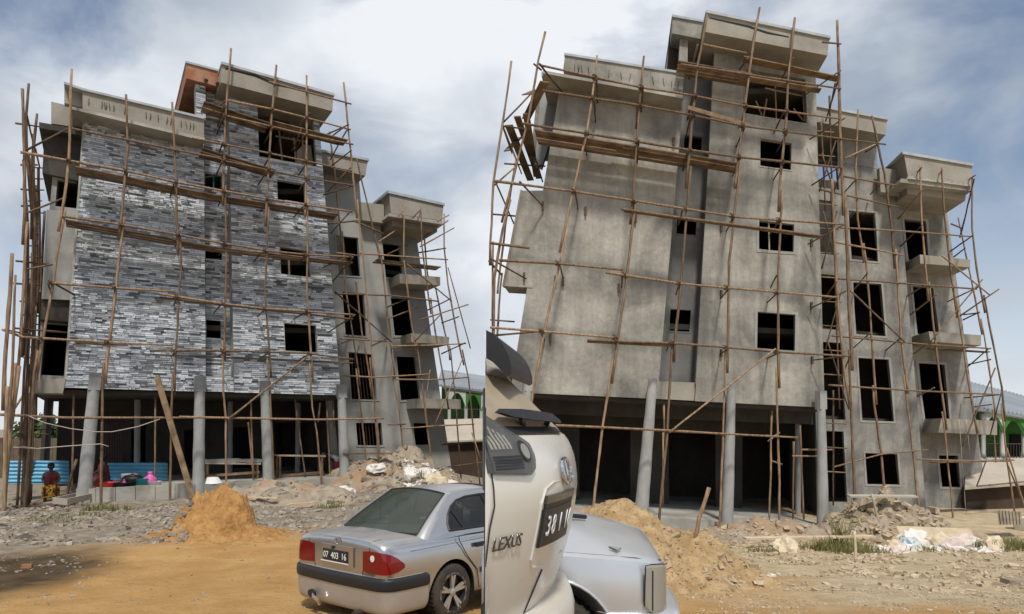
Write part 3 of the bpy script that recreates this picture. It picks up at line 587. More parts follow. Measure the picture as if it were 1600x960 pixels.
wall('wing_wall', RP, [(1395, 300), (1477, 310), (1549, 832), (1440, 832)], HD2, Wr - .8, .22, 'plaster_wing', rb)
for h in HV: surround(RP, h, Wr + .02, rb, 'surround', 3, .1)
for h in HD2: surround(RP, h, Wr - .78, rb, 'surround', 3.5, .1)
shell(RP, [(1262, 190), (1369, 212), (1436, 826), (1280, 826)], Wr - .3, 5.5, rb, [.31, .5, .72], right=False, roof=False)
shell(RP, [(1374, 300), (1477, 312), (1549, 832), (1440, 832)], Wr - 1.05, 4.8, rb, [.21, .42, .68], left=False)
slab('parapet', RP, [(1268, 164), (1386, 186), (1384, 211), (1268, 189)], -1.1, 4, 'render_beam', rb)
slab('coping', RP, [(1267, 161.5), (1388, 184), (1388, 187.5), (1267, 165)], -1.03, 4.2, 'coping', rb)
slab('parapet', RP, [(1412, 239), (1519, 258), (1517, 291), (1419, 277)], -.6, 4, 'render_beam', rb)
slab('coping', RP, [(1410, 236.5), (1521, 255.5), (1521, 259.5), (1410, 240.5)], -.53, 4.2, 'coping', rb)
slab('parapet', RP, [(1374, 262), (1412, 267), (1412, 305), (1376, 300)], -1.5, .3, 'render_beam', rb)
slab('eave_slab', RP, [(1408, 279), (1519, 293), (1518, 299), (1406, 285)], -.45, 4.3, 'render_grey', rb)
slab('eave_slab', RP, [(1416, 290), (1510, 302), (1508, 314), (1418, 303)], -.9, 3.4, 'render_beam', rb)
mb = MB()                                                          # crumbled mortar left on the ledge
for k in range(22):
    x = 1420 + k * 4.4; mb.lathe([(.02, -.05), (.11, 0), (.05, random.uniform(.05, .13))], RP.at(x, 281 + (x - 1420) * .125, -.47), 7)
put('mortar_spill', mb, 'render_beam', rb)
for q in ([(1437, 398), (1516, 406), (1516, 418), (1438, 412)], [(1451, 518), (1533, 524), (1533, 540), (1454, 534)], [(1471, 654), (1558, 658), (1558, 680), (1466, 676)]):
    slab('balcony', RP, q, -1.2, 1.7, 'render_beam', rb)
# ================================================================== SCAFFOLDS
def wob(a, b, k, amp):
    a, b = Vector(a), Vector(b); L_ = (b - a).length; sd = random.random() * 99
    return [a.lerp(b, i / k) + Vector((amp * fb(i * .55, sd), amp * fb(i * .55, sd + 9), 0)) * (0 if i in (0, k) else 1) for i in range(k + 1)]
def rod(pts, r, parent, name='pole', m='pole_wood', taper=.85, n=6, amp=.02):
    P = []; L_ = 0
    for a, b in zip(pts, pts[1:]):
        k = max(1, int((b - a).length / .55)); w = wob(a, b, k, amp); P += w if not P else w[1:]
    r *= .88; mb = MB(); K = len(P); mb.tube(P, [r * lerp(1, taper, i / max(1, K - 1)) * random.uniform(.84, 1.1) for i in range(K)], n); return put(name, mb, m, parent, smooth=True, fix=False)
def standard(pl, pts, off, parent, r=.052, m='pole_wood', splice=True, ground=True):
    P = [pl.at(x, y, off) for x, y in pts]          # from top to foot
    if ground: P[-1] = P[-1] + (P[-1] - P[-2]).normalized() * .5
    tot = sum((b - a).length for a, b in zip(P, P[1:])); n = max(1, round(tot / 5.5)) if splice else 1; acc = 0; cuts = [tot * k / n + (random.uniform(-.5, .5) if 0 < k < n else 0) for k in range(n + 1)]
    def pt(s):
        for a, b in zip(P, P[1:]):
            l_ = (b - a).length
            if s <= l_: return a.lerp(b, s / l_)
            s -= l_
        return P[-1]
    for k in range(n):
        s0, s1 = max(0, cuts[k] - (.45 if k else 0)), min(tot, cuts[k + 1] + (.3 if k < n - 1 else 0)); sh = pl.u3 * (.085 * (k % 2)) + pl.n3 * .02 * (k % 2)
        mids = [s0]; acc = 0
        for a, b in zip(P, P[1:]):
            acc += (b - a).length
            if s0 + .2 < acc < s1 - .2: mids.append(acc)
        mids.append(s1); rod([pt(s) + sh for s in mids][::-1], r * random.uniform(.9, 1.1), parent, 'pole', m)
def ledger(pl, pts, off, parent, r=.05, name='ledger', m='pole_wood', flat=False):
    P = [pl.at(x, y, off) for x, y in pts]
    if flat:
        for a, b in zip(P, P[1:]):
            mb = MB(); mb.bar(a, b, .05, .11); put('ledger', mb, 'plank_wood', parent)
        return
    rod(P, r, parent, name, m)
def putlog(pl, x, y, off0, off1, parent, r=.04, drop=.1, m='pole_dark'):
    a = pl.at(x, y, off0); b = a + pl.B * (off0 - off1); a = a + Vector((0, 0, drop)); rod([a, b], r, parent, 'putlog', m)
def platform(pl, a, b, off0, off1, n, parent, m='plank_wood', seg=3.2, drop=.06):
    A, B_ = pl.at(*a, off0), pl.at(*b, off0); L_ = (B_ - A).length; w = (off0 - off1) / n
    for k in range(n):
        t = 0.0
        while t < L_ - .3:
            e = min(L_, t + seg * random.uniform(.8, 1.25)); p = A.lerp(B_, t / L_); q = A.lerp(B_, e / L_); o = pl.B * (w * (k + random.uniform(.03, .1))); z = Vector((0, 0, -drop + random.uniform(-.015, .015)))
            ww = pl.B * w * random.uniform(.82, .94)
            mb = MB(); mb.prism([p + o + z, q + o + z, q + o + z + ww, p + o + z + ww], (0, 0, .035)); put('plank', mb, m, parent); t = e - (.15 if random.random() < .4 else 0) + .002
def free(pl, a, b, oa, ob, parent, r=.04, name='brace', m='pole_wood'): return rod([pl.at(*a, oa), pl.at(*b, ob)], r, parent, name, m)
def plank(pl, a, b, off, w, parent, th=.04, name='plank', m='plank_wood', ob=None):
    mb = MB(); mb.bar(pl.at(*a, off), pl.at(*b, off if ob is None else ob), th, w); return put(name, mb, m, parent)
# --- left building, front scaffold
ls = thing('scaffold', 'pole scaffold with plank walkways standing before the grey ledge stone front', 'scaffold', LP.at(300, 790, 1.3))
LS = {1: [(112, 108), (110, 175), (108, 246), (104, 286), (96, 337), (84, 399), (79, 439), (65, 515), (54, 580), (49, 650), (38, 793)],
      2: [(197, 148), (200, 230), (196, 266), (189, 350), (182, 400), (177, 450), (166, 535), (161, 580), (160, 640), (157, 792)],
      3: [(269, 160), (271, 200), (275, 287), (279, 420), (275, 462), (271, 540), (269, 612), (268, 640), (266, 787)],
      4: [(361, 76), (352, 188), (348, 318), (350, 387), (347, 537), (349, 613), (353, 655), (354, 770)],
      5: [(432, 102), (424, 188), (416, 329), (410, 453), (415, 520), (422, 620), (424, 661), (429, 784)],
      6: [(479, 118), (479, 215), (477, 330), (476, 453), (480, 520), (488, 637), (495, 675), (504, 772)],
      7: [(537, 129), (548, 237), (561, 375), (568, 446), (579, 571), (587, 659), (596, 757)]}
for p in LS.values(): standard(LP, p, 1.35, ls)
LL = [[(112, 201), (200, 219), (270, 234), (340, 247), (351, 252), (424, 267), (475, 278), (552, 290)], [(300, 216), (402, 236), (475, 251), (550, 268)],
      [(32, 238), (106, 251), (197, 267), (262, 282), (340, 297), (437, 314), (550, 331)], [(97, 338), (187, 351), (262, 364), (340, 379), (417, 392), (477, 398), (552, 402)],
      [(76, 442), (177, 450), (272, 456)], [(247, 459), (340, 474), (410, 482), (552, 492)], [(3, 515), (35, 527), (166, 535), (270, 540)], [(234, 548), (340, 548), (477, 552), (552, 562)],
      [(0, 648), (103, 653), (200, 653), (300, 653)], [(280, 652), (400, 654), (495, 656), (600, 654)],
      [(356, 157), (426, 171), (478, 184), (548, 203)], [(352, 181), (472, 209), (552, 226)], [(420, 128), (549, 163)]]
for p in LL: ledger(LP, p, 1.42, ls, .05 if p[0][1] > 230 else .042)
platform(LP, (118, 257), (338, 302), 1.3, .35, 3, ls); platform(LP, (338, 302), (530, 333), 1.3, .45, 3, ls)
platform(LP, (102, 342), (338, 384), 1.3, .45, 3, ls); platform(LP, (338, 384), (552, 408), 1.3, .5, 3, ls)
platform(LP, (250, 463), (552, 497), 1.3, 1.0, 1, ls); platform(LP, (236, 552), (552, 565), 1.3, .95, 1, ls); platform(LP, (118, 533), (200, 537), 1.3, 1.0, 1, ls)
platform(LP, (319, 156), (422, 190), 1.3, .25, 4, ls); platform(LP, (422, 186), (544, 217), 1.3, .6, 3, ls)
platform(LP, (316, 230), (432, 264), 1.3, .3, 4, ls)
def cross(path, y):
    for (x0, y0), (x1, y1) in zip(path, path[1:]):
        if y0 <= y <= y1: return lerp(x0, x1, (y - y0) / (y1 - y0))
def yat(path, x):
    for (x0, y0), (x1, y1) in zip(path, path[1:]):
        if x0 <= x <= x1: return lerp(y0, y1, (x - x0) / (x1 - x0))
def lash(pl, x, y, off, parent):                   # rope wound round a crossing
    c = pl.at(x, y, off); mb = MB()
    for k in range(3):
        a = random.uniform(.5, 1.0) * (1 if k % 2 else -1); e = (pl.u3 * math.cos(a) + Vector((0, 0, 1)) * math.sin(a)); f = pl.n3
        mb.tube([c + e * .085 * math.cos(2 * math.pi * j / 10) + f * .105 * math.sin(2 * math.pi * j / 10) + Vector((0, 0, .02 * (k - 1))) for j in range(11)], .014, 4)
    put('lashing', mb, 'pole_dark', parent, fix=False)
def auto_putlogs(pl, stds, ledgers, off, to, parent):
    for s in stds:
        for lg in ledgers:
            for y in range(int(s[0][1]), int(s[-1][1])):
                x = cross(s, y)
                if x is None: continue
                ly = yat(lg, x)
                if ly is not None and abs(ly - y) < 1:
                    putlog(pl, x + random.choice((-3, 3)), ly + 3, off + .18, to, parent, .036, drop=random.uniform(0, .12)); lash(pl, x, ly, off - .03, parent); break
auto_putlogs(LP, [LS[k] for k in (1, 2, 3, 4, 5, 6)], LL[2:8], 1.42, -.05, ls)
auto_putlogs(LP, [LS[k] for k in (4, 5, 6)], LL[:2] + LL[10:12], 1.42, -.05, ls)
free(LP, (356, 656), (482, 556), 1.5, 1.5, ls, .045)
for a, b in (((352, 158), (322, 180)), ((350, 165), (340, 198)), ((472, 200), (456, 236)), ((484, 176), (460, 210)), ((544, 200), (516, 250)), ((540, 197), (508, 222)), ((548, 262), (512, 300)), ((549, 235), (515, 262)), ((548, 330), (516, 366)), ((552, 402), (520, 440)), ((545, 195), (500, 215)), ((552, 290), (505, 305)), ((548, 400), (505, 418)), ((555, 492), (512, 520))): free(LP, a, b, 1.5, .3, ls, .036, 'brace', 'pole_dark')
for a, b in (((243, 616), (242, 760)), ((392, 624), (396, 755)), ((461, 625), (478, 752)), ((510, 622), (516, 752)), ((520, 620), (522, 668)), ((500, 630), (497, 660)), ((388, 660), (396, 750)), ((115, 612), (113, 768))): free(LP, a, b, -.4, -.4, ls, .045, 'prop')
plank(LP, (245, 588), (301, 778), 1.9, .2, ls, .05, 'leaning_plank', 'plank_wood', ob=2.6)
# --- left building, flank ladder scaffold
lf = thing('scaffold', 'dense cluster of dark poles and rungs beside the clad building, at the far left', 'scaffold', LP.at(30, 790, .6))
for off, p in ((1.3, [(35, 139), (38, 237), (39, 330), (33, 428), (27, 537), (22, 590), (16, 680), (4, 798)]), (.6, [(45, 131), (41, 180), (42, 243), (50, 332), (48, 472), (44, 580), (40, 700), (38, 775)]), (-.6, [(58, 178), (49, 256), (55, 324), (52, 470), (47, 580), (42, 768)]),
               (-1.6, [(57, 290), (57, 400), (53, 520), (49, 600), (44, 765)]), (2.4, [(19, 396), (13, 490), (7, 580), (2, 750), (1, 812)]), (2.0, [(30, 572), (17, 668), (6, 800)]), (1.0, [(41, 320), (41, 470), (33, 580), (26, 720), (22, 785)]), (0, [(50, 395), (46, 520), (40, 660), (36, 772)]), (-2.2, [(64, 440), (62, 520)]), (.3, [(52, 210), (54, 330), (50, 470), (44, 620), (40, 770)]), (.9, [(36, 250), (44, 360), (44, 480), (36, 620), (30, 780)]), (-1.0, [(60, 262), (62, 380), (57, 500), (52, 640)]), (1.6, [(24, 430), (20, 560), (12, 700), (6, 800)]), (-2, [(70, 330), (66, 400), (64, 470)])):
    standard(LP, p, off, lf, .055 if off < 2 else .075, 'pole_dark' if off < 1.2 else 'pole_wood')
for k in range(19):
    y = 262 + k * 17.5; x = 54 - k * .5; free(LP, (x - random.uniform(2, 9), y), (x + random.uniform(9, 16), y + random.uniform(-1, 2)), -.6, -1.2, lf, .03, 'rung', 'pole_dark')
for a, b, oa, ob in (((25, 193), (60, 198), .9, -.6), ((33, 258), (58, 258), .9, -.6), ((33, 296), (60, 299), .8, -.6), ((34, 322), (62, 322), .9, -.6), ((25, 408), (82, 414), 1.3, .4), ((22, 443), (62, 446), .9, -.6), ((32, 471), (60, 473), .9, -.6), ((33, 492), (60, 494), .9, -.6), ((22, 513), (105, 520), 1.3, .2), ((41, 235), (108, 200), 1.3, 1.0), ((41, 333), (104, 308), 1.3, .8), ((36, 422), (80, 414), 1.3, 1.2), ((8, 515), (60, 527), 1.8, .5), ((42, 180), (55, 235), .6, -.4), ((55, 232), (62, 262), .2, -.6), ((45, 240), (54, 330), .6, -.3), ((18, 668), (88, 672), -1, -3), ((28, 676), (86, 680), -1.2, -3.4), ((79, 440), (118, 462), 1.4, 0), ((20, 698), (60, 700), 1.2, .9), ((22, 640), (46, 600), 1, .4)):
    free(LP, a, b, oa, ob, lf, .04, 'ledger', 'pole_wood' if random.random() < .5 else 'pole_dark')
# --- left building, wing scaffold
lw = thing('scaffold', 'slender pole scaffold around the grey rendered wing with three balconies, left building', 'scaffold', LP.at(640, 750, -.4))
WS = [[(557, 247), (577, 331), (592, 398), (599, 462), (604, 518), (615, 596), (624, 643), (632, 728)], [(631, 320), (631, 404), (639, 477), (649, 543), (659, 621), (673, 735)], [(658, 324), (659, 381), (667, 445), (677, 518), (690, 590), (698, 640)],
      [(694, 334), (694, 387), (700, 445), (715, 527), (729, 590), (737, 674), (746, 747)], [(515, 206), (523, 270), (534, 387), (535, 440), (545, 502), (557, 580), (566, 659), (574, 742)], [(556, 440), (566, 524), (576, 580), (586, 660), (592, 735)]]
for i, p in enumerate(WS): standard(LP, p, -.3 if i < 4 else -.9, lw, .05, ground=i != 2)
standard(LP, [(660, 345), (668, 430), (681, 452), (702, 552), (709, 627), (717, 735)], -3.6, lw, .05)
WL = [[(524, 459), (612, 462), (684, 471)], [(560, 396), (653, 403), (700, 406)], [(531, 529), (606, 534)], [(612, 541), (670, 540), (728, 537)], [(537, 587), (584, 590), (671, 585)], [(618, 593), (670, 594), (731, 590)], [(627, 670), (681, 666), (741, 663)], [(606, 664), (634, 663)], [(552, 345), (600, 366)], [(508, 350), (560, 345)], [(523, 395), (563, 400)]]
for p in WL: ledger(LP, p, -.22, lw, .042)
platform(LP, (590, 404), (690, 416), -.3, -1.0, 2, lw); platform(LP, (676, 664), (742, 662), -.3, -1.0, 2, lw)
for a, b, oa, ob in (((523, 456), (612, 535), 0, 0), ((636, 413), (706, 471), 0, 0), ((679, 666), (723, 560), 0, 0), ((656, 500), (732, 476), -.6, .3), ((656, 386), (710, 356), -.5, .4), ((658, 375), (700, 345), -2.5, .2), ((655, 395), (697, 388), -2.5, 0), ((668, 485), (702, 468), -2.5, .2), ((690, 505), (717, 495), -3, 0), ((690, 553), (727, 536), -3, .2), ((690, 695), (759, 690), -1.5, -.6), ((699, 730), (759, 722), -1.5, -.6), ((737, 676), (752, 722), -.3, 0), ((623, 338), (634, 321), -.1, -1.2), ((645, 341), (660, 325), -.1, -1.2), ((684, 346), (702, 336), -.1, -1.2), ((592, 378), (634, 350), -.2, -2), ((605, 398), (636, 383), -.2, -2.6), ((605, 480), (640, 466), -.2, -2.6), ((607, 498), (654, 480), -.2, -2.6), ((515, 515), (545, 500), -.3, -2), ((580, 541), (604, 530), -.2, -2), ((529, 538), (560, 528), -.4, -2), ((648, 534), (690, 490), 0, 0), ((612, 545), (640, 540), -.2, -2.8), ((700, 418), (735, 545), -3.5, -3.5)):
    free(LP, a, b, oa, ob, lw, .038, 'brace', random.choice(('pole_wood', 'pole_dark')))
free(LP, (672, 578), (666, 622), -2.2, -2.2, lw, .03, 'prop', 'pale_wood')
# --- right building, front scaffold
rs = thing('scaffold', 'timber pole scaffold with brown plank walkway before the bare cement front', 'scaffold', RP.at(1120, 845, 1.3))
RS = {1: [(852, 50), (841, 95), (826, 185), (803, 275), (781, 359), (768, 435), (766, 640)], 2: [(933, 87), (925, 155), (916, 212), (900, 280), (871, 409), (845, 522), (840, 553), (827, 623), (815, 690)],
      3: [(1006, 88), (999, 165), (995, 223), (987, 330), (973, 447), (960, 537), (949, 620), (941, 670), (926, 800)], 4: [(1105, 23), (1090, 102), (1080, 204), (1070, 320), (1062, 420), (1050, 537), (1046, 610), (1043, 673), (1031, 800)],
      5: [(1187, 12), (1175, 82), (1163, 175), (1150, 280), (1135, 411), (1133, 561), (1132, 610), (1128, 726), (1123, 851)], 6: [(1242, 28), (1231, 125), (1227, 204), (1219, 280), (1212, 430), (1212, 542), (1214, 620), (1217, 726), (1218, 842)],
      7: [(1308, 32), (1311, 117), (1312, 204), (1316, 280), (1321, 430), (1327, 560), (1332, 707), (1338, 820)], 8: [(1300, 280), (1307, 449), (1319, 580), (1329, 640)]}
for k, p in RS.items(): standard(RP, p, 1.35, rs, .052 if k < 7 else .065, ground=k != 8)
RL = [[(843, 102), (929, 121), (1002, 137), (1080, 149), (1160, 165), (1312, 186)], [(848, 142), (993, 164), (1080, 180), (1160, 197), (1384, 226)], [(815, 193), (918, 209), (1078, 235), (1148, 245), (1313, 262)], [(772, 283), (894, 299), (1060, 325), (1157, 340), (1320, 351)], [(971, 327), (1060, 340), (1285, 369)],
      [(766, 380), (827, 388)], [(780, 407), (871, 412), (973, 422)], [(947, 426), (1060, 443), (1100, 447), (1309, 465)], [(766, 512), (845, 518), (962, 528)], [(918, 532), (1060, 537), (1229, 551), (1328, 557)], [(868, 665), (941, 668), (1043, 673), (1128, 678), (1247, 684)],
      [(1064, 101), (1172, 117), (1314, 139)], [(1099, 70), (1166, 83)], [(1285, 66), (1314, 69)]]
for p in RL: ledger(RP, p, 1.42, rs, .048 if p[0][1] > 190 else .042)
platform(RP, (835, 200), (1078, 240), 1.3, .15, 4, rs); platform(RP, (1078, 240), (1156, 254), 1.3, .35, 3, rs)
platform(RP, (1060, 92), (1176, 112), 1.3, .3, 4, rs); platform(RP, (1163, 85), (1312, 117), 1.3, .85, 1, rs); platform(RP, (1172, 117), (1284, 136), 1.3, .9, 1, rs)
plank(RP, (975, 329), (1284, 371), 1.36, .12, rs); plank(RP, (918, 533), (1052, 540), 1.36, .12, rs); plank(RP, (1074, 168), (1170, 196), 1.5, .14, rs, ob=1.2)
auto_putlogs(RP, [RS[k] for k in (2, 3, 4, 5, 6)], RL[:4] + RL[6:10], 1.42, -.05, rs)
for x, y in ((848, 322), (915, 330), (880, 440), (868, 438), (860, 528), (967, 450), (1053, 222), (993, 342), (1127, 357), (1268, 380), (1127, 460), (1268, 478), (1127, 552), (1269, 563), (819, 433)):
    mb = MB(); mb.box(RP.at(x, y, .06), .07, .1, .28); put('wedge_block', mb, 'pole_dark', rs)
free(RP, (1046, 676), (1212, 545), 1.5, 1.5, rs, .045)
for a, b in (((812, 284), (848, 322)), ((766, 404), (822, 436)), ((1318, 352), (1262, 382)), ((1322, 455), (1266, 482)), ((1330, 552), (1310, 600)), ((1314, 110), (1256, 150)), ((1311, 120), (1290, 190)), ((1320, 185), (1265, 218)), ((1322, 254), (1268, 290)), ((1305, 130), (1296, 175)), ((1316, 262), (1300, 310)), ((1308, 440), (1286, 470)), ((1330, 556), (1270, 563)), ((1240, 90), (1212, 140)), ((1168, 92), (1155, 110)), ((1090, 70), (1076, 124)), ((843, 100), (880, 146)), ((1214, 430), (1204, 450))): free(RP, a, b, 1.5, .2, rs, .036, 'brace', 'pole_dark')
for a, b in (((1206, 642), (1202, 820)), ((1037, 630), (1038, 690)), ((1250, 665), (1256, 812)), ((1240, 690), (1239, 812)), ((1036, 676), (1036, 790)), ((1204, 720), (1222, 726)), ((1200, 690), (1218, 676)), ((1238, 713), (1276, 713)), ((1252, 703), (1300, 703))): free(RP, a, b, -.3, -.3, rs, .045, 'prop')
for k in range(15): free(RP, (1276 + k * 1.1, 205 + k * 38), (1303 + k * 1.6, 207 + k * 38), -.6, -.6, rs, .03, 'rung', 'pole_wood')
for a, b in (((1296, 150), (1300, 300)), ((1298, 300), (1308, 470)), ((1306, 470), (1312, 640)), ((1283, 190), (1290, 330)), ((1302, 610), (1302, 790))): free(RP, a, b, -.6, -.6, rs, .045, 'pole', 'pole_dark')
for a, b in (((1280, 300), (1306, 220)), ((1284, 420), (1308, 330)), ((1290, 545), (1316, 450)), ((1286, 330), (1306, 410)), ((1292, 530), (1326, 640)), ((1284, 240), (1304, 300))): free(RP, a, b, -.5, -.5, rs, .034, 'brace', 'pole_dark')
# --- right building, left flank scaffold with tilted planks
rf = thing('scaffold', 'flank scaffold of bare poles with tilted brown planks against the blue sky', 'scaffold', RP.at(785, 640, .5))
standard(RP, [(799, 96), (785, 195), (771, 285), (766, 380), (765, 640)], .9, rf, .05)
standard(RP, [(806, 250), (790, 350), (778, 450), (770, 560), (768, 640)], -2.2, rf, .05)
for a, b, oa, ob in (((786, 192), (836, 140), .9, 1.3), ((785, 196), (800, 240), .9, 0), ((787, 200), (815, 272), .9, -1), ((772, 290), (804, 262), .9, 1.3), ((774, 284), (803, 350), .9, -.5), ((764, 408), (784, 430), 1.2, .5), ((788, 256), (852, 260), -2, -2.2), ((766, 500), (804, 503), -2, -2.2), ((770, 335), (806, 338), -2.2, -2.4), ((766, 525), (856, 517), 1.3, 1.0), ((834, 100), (846, 110), 1.4, 1.2), ((783, 197), (822, 202), .9, .9), ((830, 225), (848, 285), -2.2, -2.6)):
    free(RP, a, b, oa, ob, rf, .036, 'ledger', random.choice(('pole_wood', 'pole_dark')))
for a, b, w, oa, ob in (((851, 128), (822, 186), .3, 1.1, -1.6), ((822, 178), (838, 276), .22, .6, -4.2), ((808, 182), (842, 279), .22, .3, -4.2), ((795, 196), (829, 282), .26, .3, -4), ((792, 236), (812, 215), .22, 0, -1.0), ((821, 148), (835, 142), .26, -.6, -2.0)):
    A, B_ = RP.at(*a, oa), RP.at(*b, ob); mb = MB(); mb.bar(A, B_, w, .035); put('plank', mb, 'plank_wood', rf)
# --- right building, wing scaffold
rw = thing('scaffold', 'pole scaffold around the bare cement wing with balconies, at the far right', 'scaffold', RP.at(1440, 815, 0))
XS = [[(1341, 171), (1337, 265), (1340, 343), (1350, 410), (1357, 503), (1366, 634), (1377, 707), (1384, 795)], [(1362, 181), (1382, 271), (1394, 365), (1398, 420), (1404, 525), (1416, 619), (1424, 680), (1437, 805)], [(1438, 259), (1440, 343), (1446, 420), (1455, 509), (1469, 619), (1478, 690), (1490, 818)],
      [(1471, 262), (1476, 340), (1484, 410), (1499, 525), (1515, 625), (1524, 678)], [(1519, 277), (1519, 359), (1526, 420), (1546, 525), (1562, 605), (1573, 717), (1587, 812)]]
for i, p in enumerate(XS): standard(RP, p, -.2, rw, .052, ground=i != 3)
standard(RP, [(1497, 340), (1515, 425), (1535, 525), (1551, 634), (1556, 723), (1566, 808)], -3.2, rw, .05)
standard(RP, [(1573, 700), (1600, 790)], .2, rw, .045)
XL = [[(1319, 276), (1400, 290)], [(1280, 296), (1404, 324)], [(1313, 356), (1420, 362), (1519, 370)], [(1307, 379), (1413, 399)], [(1310, 436), (1397, 442), (1526, 452)], [(1300, 525), (1454, 539), (1548, 545)], [(1294, 602), (1416, 610), (1562, 617)], [(1303, 730), (1377, 710), (1450, 703)], [(1433, 718), (1500, 720), (1580, 721)], [(1527, 760), (1600, 753)], [(1320, 248), (1372, 224)]]
for p in XL: ledger(RP, p, -.12, rw, .042)
platform(RP, (1466, 722), (1592, 718), -.2, -.9, 2, rw); platform(RP, (1455, 542), (1548, 548), -.2, -.6, 1, rw)
for a, b, oa, ob in (((1324, 450), (1413, 534), 0, 0), ((1472, 400), (1546, 461), 0, 0), ((1454, 534), (1535, 437), 0, 0), ((1504, 697), (1555, 575), 0, 0), ((1500, 494), (1561, 452), -1.5, .4), ((1404, 342), (1442, 296), -2, 0), ((1404, 388), (1441, 352), -2.2, 0), ((1419, 495), (1464, 460), -2.6, 0), ((1417, 463), (1445, 446), -2, 0), ((1425, 278), (1440, 262), -1.6, .1), ((1460, 280), (1473, 266), -1.6, .1), ((1504, 288), (1524, 274), -1.6, .2), ((1500, 371), (1522, 280), -3, .2), ((1486, 350), (1505, 358), -3, -3), ((1482, 395), (1520, 368), -2.6, 0), ((1490, 402), (1508, 388), -3, -2), ((1480, 472), (1530, 448), -2.6, 0), ((1505, 500), (1530, 488), -3, -1), ((1506, 492), (1530, 489), -3, -1), ((1510, 575), (1545, 545), -2.8, 0), ((1512, 570), (1548, 562), -3, -1), ((1506, 622), (1562, 617), -2.6, 0), ((1522, 636), (1550, 632), -3, -1), ((1332, 545), (1360, 520), -2, .2), ((1384, 548), (1408, 528), -2, .2), ((1428, 553), (1456, 532), -2, .2), ((1432, 620), (1460, 606), -2.4, 0), ((1335, 452), (1356, 426), -2, 0), ((1320, 300), (1338, 280), -2, 0), ((1360, 304), (1376, 288), -1.8, 0), ((1352, 238), (1372, 226), -1.8, 0), ((1545, 690), (1565, 612), -1, 0), ((1526, 760), (1540, 722), -1, -.3), ((1573, 722), (1600, 790), 0, .2)):
    free(RP, a, b, oa, ob, rw, .038, 'brace', random.choice(('pole_wood', 'pole_dark')))
for a, b in (((1498, 655), (1510, 805)), ((1510, 655), (1516, 715))): free(RP, a, b, -1.1, -1.1, rw, .015, 'rope', 'rope')
# ================================================================== CARS
DG = bpy.context.evaluated_depsgraph_get
def applied(o):                                     # bake modifiers, keep one plain mesh
    dg = DG(); me = bpy.data.meshes.new_from_object(o.evaluated_get(dg)); old = o.data; o.modifiers.clear(); o.data = me; return o
def loft(rows, closed_ends=True):
    mb = MB(); m = len(rows[0]); mb.add([p for r in rows for p in r], [(i * m + j, i * m + (j + 1) % m, (i + 1) * m + (j + 1) % m, (i + 1) * m + j) for i in range(len(rows) - 1) for j in range(m)] + ([tuple(range(m)), tuple(range(len(rows) * m - 1, (len(rows) - 1) * m - 1, -1))] if closed_ends else []))
    return mb
def text_mesh(s, size, M, name, m, parent, ext=.004, local=True):
    cu = bpy.data.curves.new(name, 'FONT'); cu.body = s; cu.size = size; cu.extrude = ext; cu.align_x = 'CENTER'; cu.align_y = 'CENTER'; cu.resolution_u = 2
    o = bpy.data.objects.new(name, cu); COL.objects.link(o); bpy.context.view_layer.update(); me = bpy.data.meshes.new_from_object(o.evaluated_get(DG())); bpy.data.objects.remove(o); bpy.data.curves.remove(cu)
    me.transform(M); me.materials.clear(); return link(name, me, m, parent, local)
def frame(x, y, z, o): return Matrix((( x[0], y[0], z[0], o[0]), (x[1], y[1], z[1], o[1]), (x[2], y[2], z[2], o[2]), (0, 0, 0, 1)))
